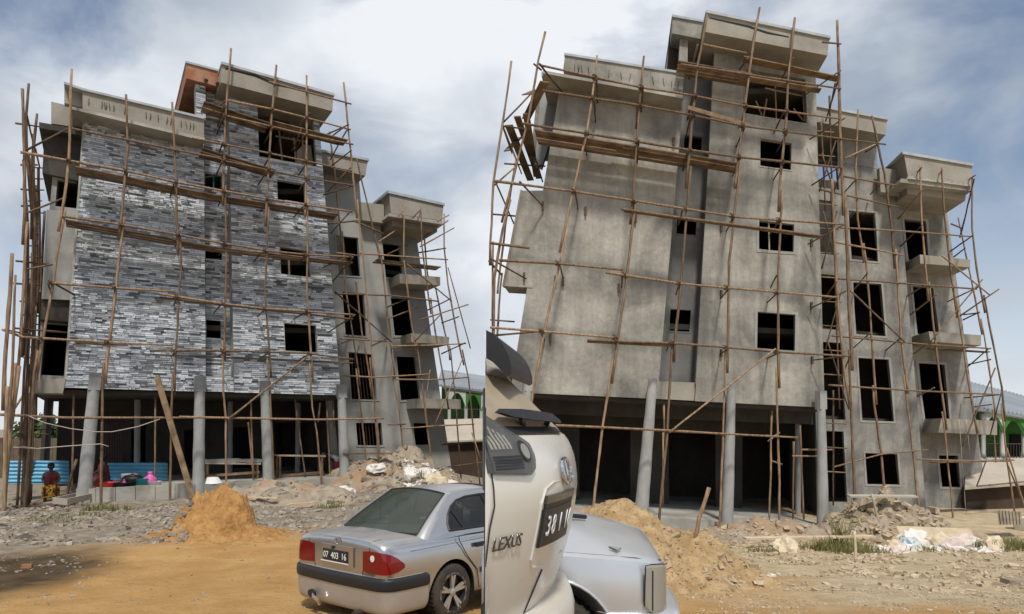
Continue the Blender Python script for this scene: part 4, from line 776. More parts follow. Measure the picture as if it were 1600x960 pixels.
def wheel(parent, c, r=.315, w=.2, side=-1):
    t = MB(); prof = [(.62, -.5), (.9, -.5), (.985, -.4), (1, -.2), (1, .2), (.985, .4), (.9, .5), (.62, .5)]; n = 28; rows = []
    for k in range(n + 1):
        a = 2 * math.pi * k / n; rows.append([(c[0] + math.cos(a) * p * r, c[1] + q * w, c[2] + math.sin(a) * p * r) for p, q in prof])
    t.grid(rows); tyre = put('tyre', t, 'rubber', parent, smooth=True, local=True, fix=True)
    g = MB()
    for k in range(40):
        a = 2 * math.pi * k / 40; g.box((c[0] + math.cos(a) * r * 1.0, c[1], c[2] + math.sin(a) * r * 1.0), .01, w * .7, .02, Matrix.Rotation(-a, 3, 'Y'))
    put('tread', g, 'rubber', parent, local=True)
    d = MB(); yo = c[1] + side * w * .36
    d.add([(c[0] + math.cos(2 * math.pi * k / 24) * rr * r, c[1] + side * w * yy, c[2] + math.sin(2 * math.pi * k / 24) * rr * r) for rr, yy in ((.72, .47), (.64, .47), (.60, .2), (.05, .2)) for k in range(24)], [(i * 24 + k, i * 24 + (k + 1) % 24, (i + 1) * 24 + (k + 1) % 24, (i + 1) * 24 + k) for i in range(3) for k in range(24)])
    put('rim_well', d, 'black_plastic', parent, local=True)
    s = MB()
    for k in range(5):
        a = 2 * math.pi * k / 5 + .3
        for da in (-.13, .13):
            p = Vector((c[0] + math.cos(a) * .12 * r, yo, c[2] + math.sin(a) * .12 * r)); q = Vector((c[0] + math.cos(a + da) * .68 * r, yo + side * .012, c[2] + math.sin(a + da) * .68 * r)); s.bar(p, q, .03, .03, (0, 1, 0))
    s.add([(c[0] + math.cos(2 * math.pi * k / 24) * rr * r, c[1] + side * w * yy, c[2] + math.sin(2 * math.pi * k / 24) * rr * r) for rr, yy in ((.72, .44), (.72, .5), (.65, .5), (.63, .4)) for k in range(24)], [(i * 24 + k, i * 24 + (k + 1) % 24, (i + 1) * 24 + (k + 1) % 24, (i + 1) * 24 + k) for i in range(3) for k in range(24)])
    s.lathe([(.001, -.02), (.045, -.02), (.045, .02), (.02, .03), (.001, .03)], (0, 0, 0), 12); L0 = len(s.v) - 60
    for i in range(L0, len(s.v)):
        x, y, z = s.v[i]; s.v[i] = (c[0] + x, yo + side * z, c[2] + y)
    put('rim', s, 'alloy', parent, local=True)
def sedan():
    car = thing('parked_car', 'dusty silver saloon car seen from behind with black bumper strip, on the orange sand', 'car', (-1.35, 8.65, -.55), rz=.892)
    car.scale = (1, 1, 1.06)
    st = [(-1.005, .70, .40, .86, .90), (-1.0, .765, .33, .925, .965), (-.95, .815, .30, .94, .985), (-.8, .84, .27, .945, .995), (-.4, .855, .24, .945, 1.0), (0, .858, .22, .94, .97), (.8, .86, .2, .925, .93), (1.7, .86, .2, .905, .92), (2.05, .855, .2, .89, .955), (2.6, .84, .2, .83, .90), (3.05, .80, .2, .73, .79), (3.35, .70, .22, .60, .64), (3.43, .55, .26, .52, .55)]
    rows = []
    for x, w, zb, zs, zt in st:
        h = [(0, zb), (w * .8, zb), (w * .955, zb + .05), (w * .99, zb + .18), (w, lerp(zb, zs, .5)), (w * .985, lerp(zb, zs, .78)), (w * .955, zs - .05), (w * .905, zs), (w * .8, lerp(zs, zt, .55)), (w * .4, zt), (0, zt + .008)]
        rows.append([(x, y, z) for y, z in h] + [(x, -y, z) for y, z in h[-2:0:-1]])
    body = put('body', loft(rows), 'paint_silver', car, smooth=True, local=True)
    s = body.modifiers.new('s', 'SUBSURF'); s.levels = 2; s.render_levels = 2
    cut = []
    for x in (0, 2.63):
        mb = MB(); mb.lathe([(.385, -1.2), (.385, 1.2)], (0, 0, 0), 40); mb.v = [(x + a, c, .30 + b) for a, b, c in mb.v]
        o = put('cut', mb, None); o.location = car.location; o.rotation_euler = car.rotation_euler; o.scale = car.scale; cut.append(o)
        b = body.modifiers.new('b', 'BOOLEAN'); b.operation = 'DIFFERENCE'; b.object = o; b.solver = 'EXACT'
    bpy.context.view_layer.update(); applied(body)
    for o in cut: bpy.data.objects.remove(o)
    for p in body.data.polygons: p.use_smooth = True
    body.data.set_sharp_from_angle(angle=R(38))
    bvh = BVHTree.FromPolygons([v.co for v in body.data.vertices], [p.vertices for p in body.data.polygons])
    for x in (0, 2.63):                              # dark liners inside the arches
        mb = MB(); n = 18; mb.grid([[(x + math.cos(math.pi * k / n) * .378, y, .30 + math.sin(math.pi * k / n) * .378) for k in range(-2, n + 3)] for y in (-.84, -.45, .45, .84)]); put('arch_liner', mb, 'black_plastic', car, local=True)
    mb = MB(); mb.box((1.2, 0, .3), 4.0, 1.1, .2); put('underbody', mb, 'black_plastic', car, local=True)
    for c, sd in (((0, -.755, .315), -1), ((0, .755, .315), 1), ((2.63, -.755, .315), -1), ((2.63, .755, .315), 1)):
        wh = thing('wheel', None, None, (0, 0, 0)); wh.parent = car; wheel(wh, c, side=sd)
    # greenhouse
    yw = lambda z: lerp(.80, .53, max(0, min(1, (z - .93) / .45))) * 1.0
    zr = lambda x, y: 1.365 + .045 * (1 - (y / .52) ** 2) + .02 * (1 - ((x - .68) / .47) ** 2)
    mb = MB(); mb.grid([[(lerp(.22, 1.15, i / 8), lerp(-.53, .53, j / 10), zr(lerp(.22, 1.15, i / 8), lerp(-.53, .53, j / 10) * .98)) for j in range(11)] for i in range(9)]); roof = put('roof', mb, 'paint_silver', car, smooth=True, local=True)
    so_ = roof.modifiers.new('t', 'SOLIDIFY'); so_.thickness = .03; so_.offset = -1; applied(roof)
    def screen(xb, xt, wb, wt, bow, name, m):
        rows = []
        for i in range(7):
            t = i / 6; w = lerp(wb, wt, t); rows.append([(lerp(xb, xt, t) + bow * (1 - (2 * j / 10 - 1) ** 2) * lerp(1, .3, t) + (.03 if xb < xt else -.03) * -math.sin(math.pi * t), lerp(-w, w, j / 10), lerp(.985, zr(xt, lerp(-w, w, j / 10)), t)) for j in range(11)])
        mb = MB(); mb.grid(rows); return put(name, mb, m, car, smooth=True, local=True), rows
    g, rr = screen(-.40, .22, .66, .49, -.10, 'rear_window', 'car_glass')
    def rim(rows, name, parent):
        mb = MB(); e = [Vector(p) for p in rows[0]] + [Vector(r[-1]) for r in rows[1:]] + [Vector(p) for p in rows[-1][::-1]] + [Vector(r[0]) for r in rows[-2::-1]]
        mb.tube(e, .014, 5); put(name, mb, 'black_plastic', parent, local=True)
    rim(rr, 'window_seal', g)
    g2, r2_ = screen(1.95, 1.15, .70, .50, .10, 'windscreen', 'side_glass'); rim(r2_, 'window_seal', g2)
    for sgn in (-1, 1):
        P = lambda x, z: Vector((x, sgn * yw(z), z))
        outer = [(-.38, .90), (-.30, .985), (-.10, 1.12), (.08, 1.25), (.26, 1.365), (.5, 1.378), (.8, 1.38), (1.12, 1.365), (1.4, 1.21), (1.85, .985), (1.95, .93), (1.0, .92), (.3, .93)]
        win = [(.02, .99), (.03, 1.06), (.09, 1.15), (.19, 1.235), (.32, 1.295), (.5, 1.325), (.78, 1.335), (1.08, 1.325), (1.3, 1.205), (1.66, .985), (.9, .98)]
        bm = bmesh.new(); eds = []
        for lp in (outer, win):
            vs = [bm.verts.new(P(*p)) for p in lp]; eds += [bm.edges.new((vs[i], vs[(i + 1) % len(vs)])) for i in range(len(vs))]
        bmesh.ops.triangle_fill(bm, use_beauty=True, edges=eds); me = bpy.data.meshes.new('pillar_panel'); bm.to_mesh(me); bm.free(); link('pillar_panel', me, 'paint_silver', car, True)
        mb = MB(); mb.add([P(*p) for p in win], [tuple(range(len(win)))]); gl = put('side_window', mb, 'side_glass', car, local=True)
        mb = MB(); W = [P(*p) + Vector((0, sgn * .004, 0)) for p in win]; mb.tube(W + W[:1], .013, 5)
        for xa, za, xb, zb in ((.16, 1.21, .27, .985), (.80, 1.335, .86, .98)): mb.tube([P(xa, za) + Vector((0, sgn * .006, 0)), P(xb, zb) + Vector((0, sgn * .006, 0))], .017 if xa > .5 else .011, 5)
        put('window_trim', mb, 'black_plastic', gl, local=True)
        # C-pillar skin between rear glass and side panel
        rear_edge = [(-.38, .90), (-.30, .985), (-.10, 1.12), (.08, 1.25), (.26, 1.365)]; ge = [Vector(rr[i][-1 if sgn > 0 else 0]) for i in (0, 0, 2, 4, 6)]; ge[0] = ge[0] + Vector((-.06, 0, -.06))
        mb = MB(); mb.grid([[e.lerp(P(*q), t) + Vector((-.02, sgn * .012, .012)) * math.sin(math.pi * t) for t in (0, .25, .5, .75, 1)] for e, q in zip(ge, rear_edge)]); put('rear_pillar', mb, 'paint_silver', car, smooth=True, local=True)
        mb = MB(); mb.tube([(x, sgn * (.862 - .01 * abs(x - .9)), .865 + .01 * math.sin(x)) for x in (-.62, -.2, .4, 1.0, 1.6, 2.2)], .006, 5); put('body_crease', mb, 'paint_silver', car, local=True)
        mb = MB(); mb.tube([(.12, sgn * .825, .93), (.10, sgn * .852, .88), (.22, sgn * .866, .7), (.40, sgn * .866, .52), (.44, sgn * .862, .3)], .006, 5); mb.tube([(1.0, sgn * .83, .92), (1.02, sgn * .866, .7), (1.0, sgn * .862, .25)], .006, 5); put('door_gap', mb, 'black_plastic', car, local=True)
        for hx in (.46, 1.3): mb = MB(); mb.box((hx, sgn * .872, .80), .17, .03, .05); put('door_handle', mb, 'black_plastic', car, local=True)
        mb = MB(); mb.box((.72, sgn * .868, .50), .5, .02, .06); mb.box((1.6, sgn * .868, .50), 1.05, .02, .06); put('side_moulding', mb, 'black_plastic', car, local=True)
        # tail lamp wrapping the corner
        path = [(-1.012, .45), (-1.010, .56), (-.998, .66), (-.965, .75), (-.915, .81), (-.84, .838), (-.755, .852)]
        lo = [.655, .65, .645, .645, .65, .665, .70]; hi = [.86, .872, .872, .862, .842, .80, .735]
        def snap(x, y, z, d):
            q = Vector((x, sgn * y, z)); dr = (q - Vector((-.62, sgn * .25, z))).normalized(); h = bvh.ray_cast(q + dr * .5, -dr); return (h[0] if h[0] else q) + dr * d
        mb = MB(); TT = (0, .2, .4, .6, .8, 1); dense = []
        for k in range(len(path) - 1):
            for e in (0, .5): dense.append((lerp(path[k][0], path[k + 1][0], e), lerp(path[k][1], path[k + 1][1], e), lerp(lo[k], lo[k + 1], e), lerp(hi[k], hi[k + 1], e)))
        dense.append((*path[-1], lo[-1], hi[-1])); rows = [[snap(x, y, lerp(a, b, t), .014) for t in TT] for x, y, a, b in dense]; inner = [[snap(x, y, lerp(a, b, t), .002) for t in TT] for x, y, a, b in dense]
        mb.grid(rows); mb.grid([[r[0] for r in rows], [r[0] for r in inner]]); mb.grid([[r[-1] for r in rows], [r[-1] for r in inner]]); mb.grid([rows[0], inner[0]]); mb.grid([rows[-1], inner[-1]])
        tl = put('tail_lamp', mb, 'lamp_red', car, smooth=True, local=True)
        mb = MB(); mb.grid(inner); put('lamp_reflector', mb, 'lamp_amber', tl, local=True)
        mb = MB(); q = path[1]; mb.lathe([(.001, 0), (.034, 0), (.034, .004), (.001, .004)], (0, 0, 0), 16); lq = snap(-1.0, .60, .80, .016); mb.v = [(lq[0] - c, lq[1] + a, lq[2] + b) for a, b, c in mb.v]
        if sgn < 0: mb.v = [(x + .0, y, z) for x, y, z in mb.v]; put('reversing_lens', mb, 'plastic_white', tl, local=True)
        gp = [bvh.find_nearest(Vector(p))[0] for p in ((-.50, sgn * .62, 1.0), (-.7, sgn * .60, 1.0), (-.86, sgn * .575, .985), (-.95, sgn * .56, .965), (-1.0, sgn * .555, .90), (-1.01, sgn * .55, .87))] + [bvh.find_nearest(Vector(p))[0] for p in ((-1.02, sgn * .44, .66), (-1.02, sgn * .43, .60))]
        mb = MB(); mb.tube(gp[2:6], .004, 5); put('lid_gap', mb, 'black_plastic', car, local=True)
        mb = MB(); mb.tube(gp[6:], .004, 5); put('lid_gap', mb, 'black_plastic', car, local=True)
    mb = MB(); mb.tube([bvh.find_nearest(Vector((-1.0, y, .975)))[0] for y in (-.56, -.4, -.2, 0, .2, .4, .56)], .008, 5); put('lid_lip', mb, 'paint_silver', car, local=True)
    # bumper: swept round the tail
    def sweep(prof, name, m, parent=car):
        path = []
        for sg in (-1, 1):
            half = [(x, sg * .872) for x in (-.40, -.50, -.60)]
            for an in range(75, -1, -7):
                dr = Vector((-math.cos(R(an)), sg * math.sin(R(an)), 0)); h = bvh.ray_cast(Vector((-.60, 0, .56)) + dr * 1.6, -dr)[0]; half.append((h.x + dr.x * .045, h.y + dr.y * .03))
            path = half if sg < 0 else path + half[::-1]
        rows = []
        for i, (x, y) in enumerate(path):
            a, b = path[max(0, i - 1)], path[min(len(path) - 1, i + 1)]; d = Vector((b[0] - a[0], b[1] - a[1])).normalized(); nn = Vector((-d.y, d.x)) * (1 if True else 1)
            if nn.dot(Vector((x + .2, y))) < 0: nn = -nn
            rows.append([(x + nn.x * o, y + nn.y * o, z) for o, z in prof])
        o = put(name, loft(rows), m, parent, smooth=False, local=True); s = o.modifiers.new('s', 'SUBSURF'); s.levels = 2; s.subdivision_type = 'CATMULL_CLARK'; applied(o); o.data.polygons.foreach_set('use_smooth', [True] * len(o.data.polygons)); return o
    bu = sweep([(-.10, .24), (-.03, .22), (0, .26), (.012, .36), (.014, .46), (.010, .52), (.01, .60), (-.02, .615), (-.10, .615)], 'rear_bumper', 'paint_silver')
    sweep([(-.02, .475), (.02, .475), (.034, .49), (.034, .585), (.02, .60), (-.02, .612), (-.10, .618)], 'bumper_strip', 'black_plastic', bu)
    mb = MB(); mb.tube([(-.7, -.42, .235), (-1.12, -.42, .225)], .034, 12, caps=False); mb.tube([(-1.118, -.42, .225), (-.9, -.42, .23)], .028, 12); put('exhaust_pipe', mb, 'steel_bar', car, local=True)
    mb = MB(); mb.lathe([(.001, 0), (.05, 0), (.05, .03), (.001, .03)], (0, 0, 0), 14); mb.v = [(-1.085 - c, .36 + a * 1.3, .33 + b * .9) for a, b, c in mb.v]; tw = put('tow_eye_cover', mb, 'black_plastic', car, local=True)
    mb = MB(); mb.tube([(-1.10, .33, .33), (-1.14, .28, .31), (-1.11, .24, .27), (-1.09, .22, .22)], .018, 6); put('tow_eye', mb, 'chrome', car, local=True)
    mb = MB(); mb.box((-1.016, 0, .775), .015, .58, .21); put('plate_recess', mb, 'paint_silver', car, local=True)
    mb = MB(); mb.box((-1.03, .02, .765), .012, .44, .125); pl_ = put('number_plate', mb, 'black_plastic', car, local=True)
    M = frame((0, -1, 0), (0, 0, 1), (-1, 0, 0), (-1.037, .02, .765)); 
    for k, ch in enumerate('07 403 16'):
        if ch != ' ': text_mesh(ch, .10, frame((0, -1, 0), (0, 0, 1), (-1, 0, 0), (-1.037, .02 + (4 - k) * .047, .765)), 'plate_digit', 'white_print', pl_, .001)
    mb = MB(); mb.tube([(-1.04, -.23, .70), (-1.04, .27, .70)], .006, 4); put('plate_edge', mb, 'white_print', pl_, local=True)
    mb = MB(); mb.box((-1.03, .06, .853), .02, .03, .03); put('lid_lock', mb, 'black_plastic', car, local=True)
    for c_, a, b in (((-1.006, 0, .925), .05, .033), ((-1.007, 0, .935), .035, .012), ((-1.007, 0, .92), .014, .03)):
        mb = MB(); mb.tube([(c_[0] - .004, c_[1] + a * math.cos(2 * math.pi * k / 16), c_[2] + b * math.sin(2 * math.pi * k / 16)) for k in range(17)], .005, 4); put('emblem', mb, 'chrome', car, local=True)
    text_mesh('AVENSIS', .05, frame((.05, -.998, 0), (0, 0, 1), (-1, -.05, 0), (-1.022, -.55, .635)), 'badge', 'steel_bar', car, .001)
    mb = MB(); mb.box((-.1, 0, .955), .5, 1.2, .02); put('parcel_shelf', mb, 'black_plastic', car, local=True)
    for y in (-.36, .36):
        for x, z in ((.32, 1.0), (1.15, .98)):
            mb = MB(); mb.box((x, y, z - .12), .14, .46, .42); mb.lathe([(.02, -.11), (.115, -.09), (.135, 0), (.115, .09), (.02, .11)], (x - .02, y, z + .17), 12, .6, 1); put('seat', mb, 'rubber', car, smooth=False, local=True)
sedan()
# ---- large pale estate car, tail end only in view: hatch seen at a glancing angle
def suv():
    O = Vector((-.079, 2.5, 0)); a = Vector((.246, .97, 0)).normalized(); nr = Vector((.97, -.246, 0)).normalized()
    car = thing('parked_car', 'dusty pearl white car tail with clear lamp, black number plate and chrome lettering', 'car', (.1, 3.2, .2))
    bow = lambda s: .165 * (1 - (abs(s - .8) / .8) ** 2.3)
    prof = [(.20, -.30), (.45, -.28), (.70, -.20), (.93, -.115), (1.05, -.075), (1.2, -.035), (1.33, -.010), (1.42, 0), (1.50, -.004), (1.58, -.020), (1.64, -.045), (1.685, -.080)]
    gl_p = [(1.685, -.080), (1.71, -.11), (1.79, -.19), (1.88, -.28), (1.955, -.36)]
    def pos(s, z, tab, d=0):
        q = O + a * s + nr * (bow(s) + interp(z, tab) + d) + Vector((0, 0, z)); q.x = max(q.x, -.0386 * q.y); return q
    S = [0, .03, .07, .12, .18, .25, .33, .42, .52, .62, .72, .82, .92, 1.05, 1.2, 1.35, 1.48, 1.56, 1.6]
    def skin(tab, name, m, depth, d=0, s_=S, zz=None, par=car):
        zz = zz or [z for z, _ in tab]; mb = MB(); rows = [[pos(s, z, tab, d) for s in s_] for z in zz]
        mb.grid(rows)
        back = [[Vector((-.0388 * p.y, p.y, p.z)) if -.0388 * p.y < p.x else p for p in r] for r in rows]          # closed at the back, where the body runs on
        mb.grid(back); mb.grid([rows[0], back[0]]); mb.grid([rows[-1], back[-1]]); mb.grid([[r[-1] for r in rows], [r[-1] for r in back]]); mb.grid([[r[0] for r in rows], [r[0] for r in back]])
        return put(name, mb, m, par, smooth=False)
    hatch = skin([(z, p) for z, p in prof], 'tailgate', 'paint_pearl', .3, zz=[.20, .45, .7, .85, .93, 1.0, 1.1, 1.2, 1.28, 1.36, 1.42, 1.47, 1.52, 1.57, 1.61, 1.645, 1.675])
    hatch.data.polygons.foreach_set('use_smooth', [True] * len(hatch.data.polygons)); hatch.data.set_sharp_from_angle(angle=R(50))
    skin(gl_p, 'rear_window', 'dusty_glass', .3, zz=[1.677, 1.71, 1.79, 1.88, 1.95])
    top = skin([(1.94, -.345), (2.02, -.40), (2.06, -.46)], 'roof', 'paint_pearl', .3, zz=[1.952, 2.0, 2.04, 2.06])
    def patch(pts, d, name, m, tab=prof, th=.012, par=car, n=7):       # a shape laid on the tail: pts in (s, z)
        bm = bmesh.new(); vs = [bm.verts.new((s, z, 0)) for s, z in pts]; f = bm.faces.new(vs); bmesh.ops.triangulate(bm, faces=[f]); bmesh.ops.subdivide_edges(bm, edges=bm.edges[:], cuts=4, use_grid_fill=True)
        ex = bmesh.ops.extrude_face_region(bm, geom=bm.faces[:]); tv = [v for v in ex['geom'] if isinstance(v, bmesh.types.BMVert)]
        tvs = set(tv)
        for v in bm.verts:
            s, z = v.co.x, v.co.y; v.co = pos(s, z, tab, d if v in tvs else d - th)
        bmesh.ops.recalc_face_normals(bm, faces=bm.faces); me = bpy.data.meshes.new(name); bm.to_mesh(me); bm.free(); return link(name, me, m, par)
    lp = patch([(.022, 1.775), (.10, 1.755), (.20, 1.705), (.27, 1.67), (.30, 1.645), (.305, 1.60), (.285, 1.545), (.24, 1.52), (.02, 1.535)], .016, 'tail_lamp', 'lamp_smoke', prof + [(1.8, -.13)])
    patch([(.026, 1.765), (.10, 1.745), (.20, 1.695), (.265, 1.66), (.295, 1.60), (.275, 1.555), (.24, 1.528), (.026, 1.543)], .0075, 'lamp_reflector', 'alloy', prof + [(1.8, -.13)], .004, lp)
    for k in range(5): patch([(.03 + .0, 1.60 - k * .011), (.20, 1.60 - k * .011), (.20, 1.594 - k * .011), (.03, 1.594 - k * .011)], .018, 'lamp_rib', 'black_plastic', prof, .004, lp)
    for (s0, z0, r0, m_) in ((.235, 1.615, .042, 'black_plastic'), (.235, 1.615, .030, 'lamp_clear')):
        patch([(s0 + r0 * .85 * math.cos(2 * math.pi * k / 14), z0 + r0 * math.sin(2 * math.pi * k / 14)) for k in range(14)], .019 + (.002 if m_ == 'lamp_clear' else 0), 'lamp_bulb', m_, prof, .003, lp)
    for k in range(6): patch([(.035 + k * .022, 1.735 - k * .011), (.046 + k * .022, 1.73 - k * .011), (.046 + k * .022, 1.625), (.035 + k * .022, 1.625)], .018, 'lamp_reflection_stripe', 'lamp_clear', prof + [(1.8, -.13)], .003, lp)  # pale stripes imitating the vertical reflections in the lens
    patch([(.0, 1.79), (.012, 1.785), (.012, 1.54), (.0, 1.54)], .014, 'side_lamp', 'lamp_smoke', prof + [(1.8, -.13)])
    mb = MB(); mb.tube([pos(.017, z, prof + [(1.8, -.13)], .004) for z in (1.78, 1.66, 1.53, 1.48, 1.42)] + [pos(.004, z, prof, .004) for z in (1.34, 1.2)], .003, 5); put('hatch_gap', mb, 'black_plastic', car)
    # plate niche, garnish, plate, lettering, emblem, crease
    mb = MB(); loop = [(.33, 1.17), (.34, 1.40), (.38, 1.455), (.46, 1.475), (.85, 1.475)]; mb.tube([pos(s, z, prof, .002) for s, z in loop], .006, 5); mb.tube([pos(s, z, prof, .001) for s, z in ((.33, 1.17), (.36, 1.135), (.46, 1.12), (.85, 1.12))], .005, 5); put('plate_niche', mb, 'paint_pearl', car)
    patch([(.37, 1.428), (.80, 1.428), (.80, 1.394), (.37, 1.394)], .014, 'garnish', 'dark_chrome', th=.02)
    patch([(.37, 1.394), (.80, 1.394), (.80, 1.372), (.37, 1.372)], .010, 'garnish_shadow', 'black_plastic', th=.03)
    npl = patch([(.355, 1.372), (.76, 1.372), (.76, 1.215), (.355, 1.215)], .014, 'number_plate', 'black_plastic')
    def onto(txt, size, s0, z0, name, m, d, par, sx=1.0):
        cu = text_mesh(txt, size, Matrix.Identity(4), name, m, None, .002, False); me = cu.data
        for v in me.vertices: v.co = pos(s0 + v.co.x * sx, z0 + v.co.y, prof, d + v.co.z)
        cu.parent = par
        if par.type == 'EMPTY': cu.matrix_parent_inverse = Matrix.Translation(-par.location)
        return cu
    for ch, s_ in (('3', .41), ('8', .47), ('I', .56), ('1', .66), ('6', .72)): onto(ch, .12, s_, 1.295, 'plate_digit', 'white_print', .018, npl, .7)
    onto('LEXUS', .072, .115, 1.272, 'maker_lettering', 'dark_chrome', .010, car, .85)
    mb = MB(); mb.tube([pos(.66 + .075 * math.cos(2 * math.pi * k / 22), 1.515 + .055 * math.sin(2 * math.pi * k / 22), prof, .012) for k in range(23)], .009, 6); mb.tube([pos(s, z, prof, .012) for s, z in ((.645, 1.56), (.65, 1.50), (.735, 1.497))], .008, 6); put('emblem', mb, 'chrome', car)
    mb = MB(); mb.tube([pos(s, z, prof, .001) for s, z in ((.50, 1.10), (.46, 1.02), (.42, .85))], .005, 5); put('hatch_crease', mb, 'black_plastic', car)
    # wiper spoiler on the glass, roof spoiler, bumper
    patch([(.20, 1.765), (.26, 1.782), (.40, 1.785), (.85, 1.775), (.90, 1.745), (.85, 1.730), (.40, 1.740), (.26, 1.75)], .075, 'wiper_spoiler', 'black_plastic', gl_p, .03)
    mb = MB()
    for s in (.34, .7): mb.tube([pos(s, 1.75, gl_p, .065), pos(s + .1, 1.72, gl_p, .0)], .014, 6)
    put('spoiler_stay', mb, 'black_plastic', car)
    mb = MB(); mb.prism([at(x, y, 3.0) for x, y in ((759.5, 516), (770, 521), (783, 534), (793, 552), (799, 571), (799, 585), (793, 589), (782, 578), (770, 566), (759.5, 560))], (.12, .95, .02)); rsp = put('roof_spoiler', mb, 'black_plastic', car)
    patch([(.10, 1.712), (.98, 1.712), (.98, 1.684), (.10, 1.684)], .006, 'glass_border', 'black_plastic', gl_p, .008)
    mb = MB(); tab = [(.45, .03), (.60, .07), (.80, .075), (.88, .055), (.915, .02), (.93, -.06)]
    bp = skin(tab, 'rear_bumper', 'paint_pearl', .3, d=-.09, s_=[.28, .4, .55, .7, .85, 1.0, 1.2, 1.4], zz=[.45, .6, .72, .8, .86, .9, .925]); bp.data.polygons.foreach_set('use_smooth', [True] * len(bp.data.polygons))
suv()
def suv_flank():                                   # the near flank: quarter window, shut lines, wheel
    car = bpy.data.objects['parked_car.001']; X = lambda Y, d=0: -.0388 * Y - d
    Q = lambda Y, z, d: Vector((X(Y, d), Y, z))
    win = [(2.78, 1.46), (2.95, 1.78), (3.12, 1.88), (3.70, 1.87), (3.92, 1.80), (3.92, 1.46)]
    mb = MB(); mb.prism([Q(y, z, .004) for y, z in win], (-.002, 0, 0)); w = put('quarter_window', mb, 'black_plastic', car)
    mb = MB(); mb.tube([Q(y, z, .003) for y, z in win + win[:1]], .008, 5); put('window_trim', mb, 'dark_chrome', w)
    mb = MB(); mb.tube([Q(y, z, .002) for y, z in ((3.40, 1.46), (3.38, 1.2), (3.30, .98), (3.12, .90))], .004, 5); put('door_gap', mb, 'black_plastic', car)
    mb = MB(); mb.prism([Q(y, z, .003) for y, z in ((2.62, .78), (4.0, .78), (4.0, .70), (2.62, .70))], (-.006, 0, 0)); put('side_moulding', mb, 'black_plastic', car)
    wh = thing('wheel', None, None, Q(3.15, .56, -.07)); wh.parent = car; wh.matrix_parent_inverse = Matrix.Translation(-car.location); wh.rotation_euler = (0, 0, R(92.2) + math.pi); wheel(wh, (0, 0, 0), .36, .18, -1)
suv_flank()
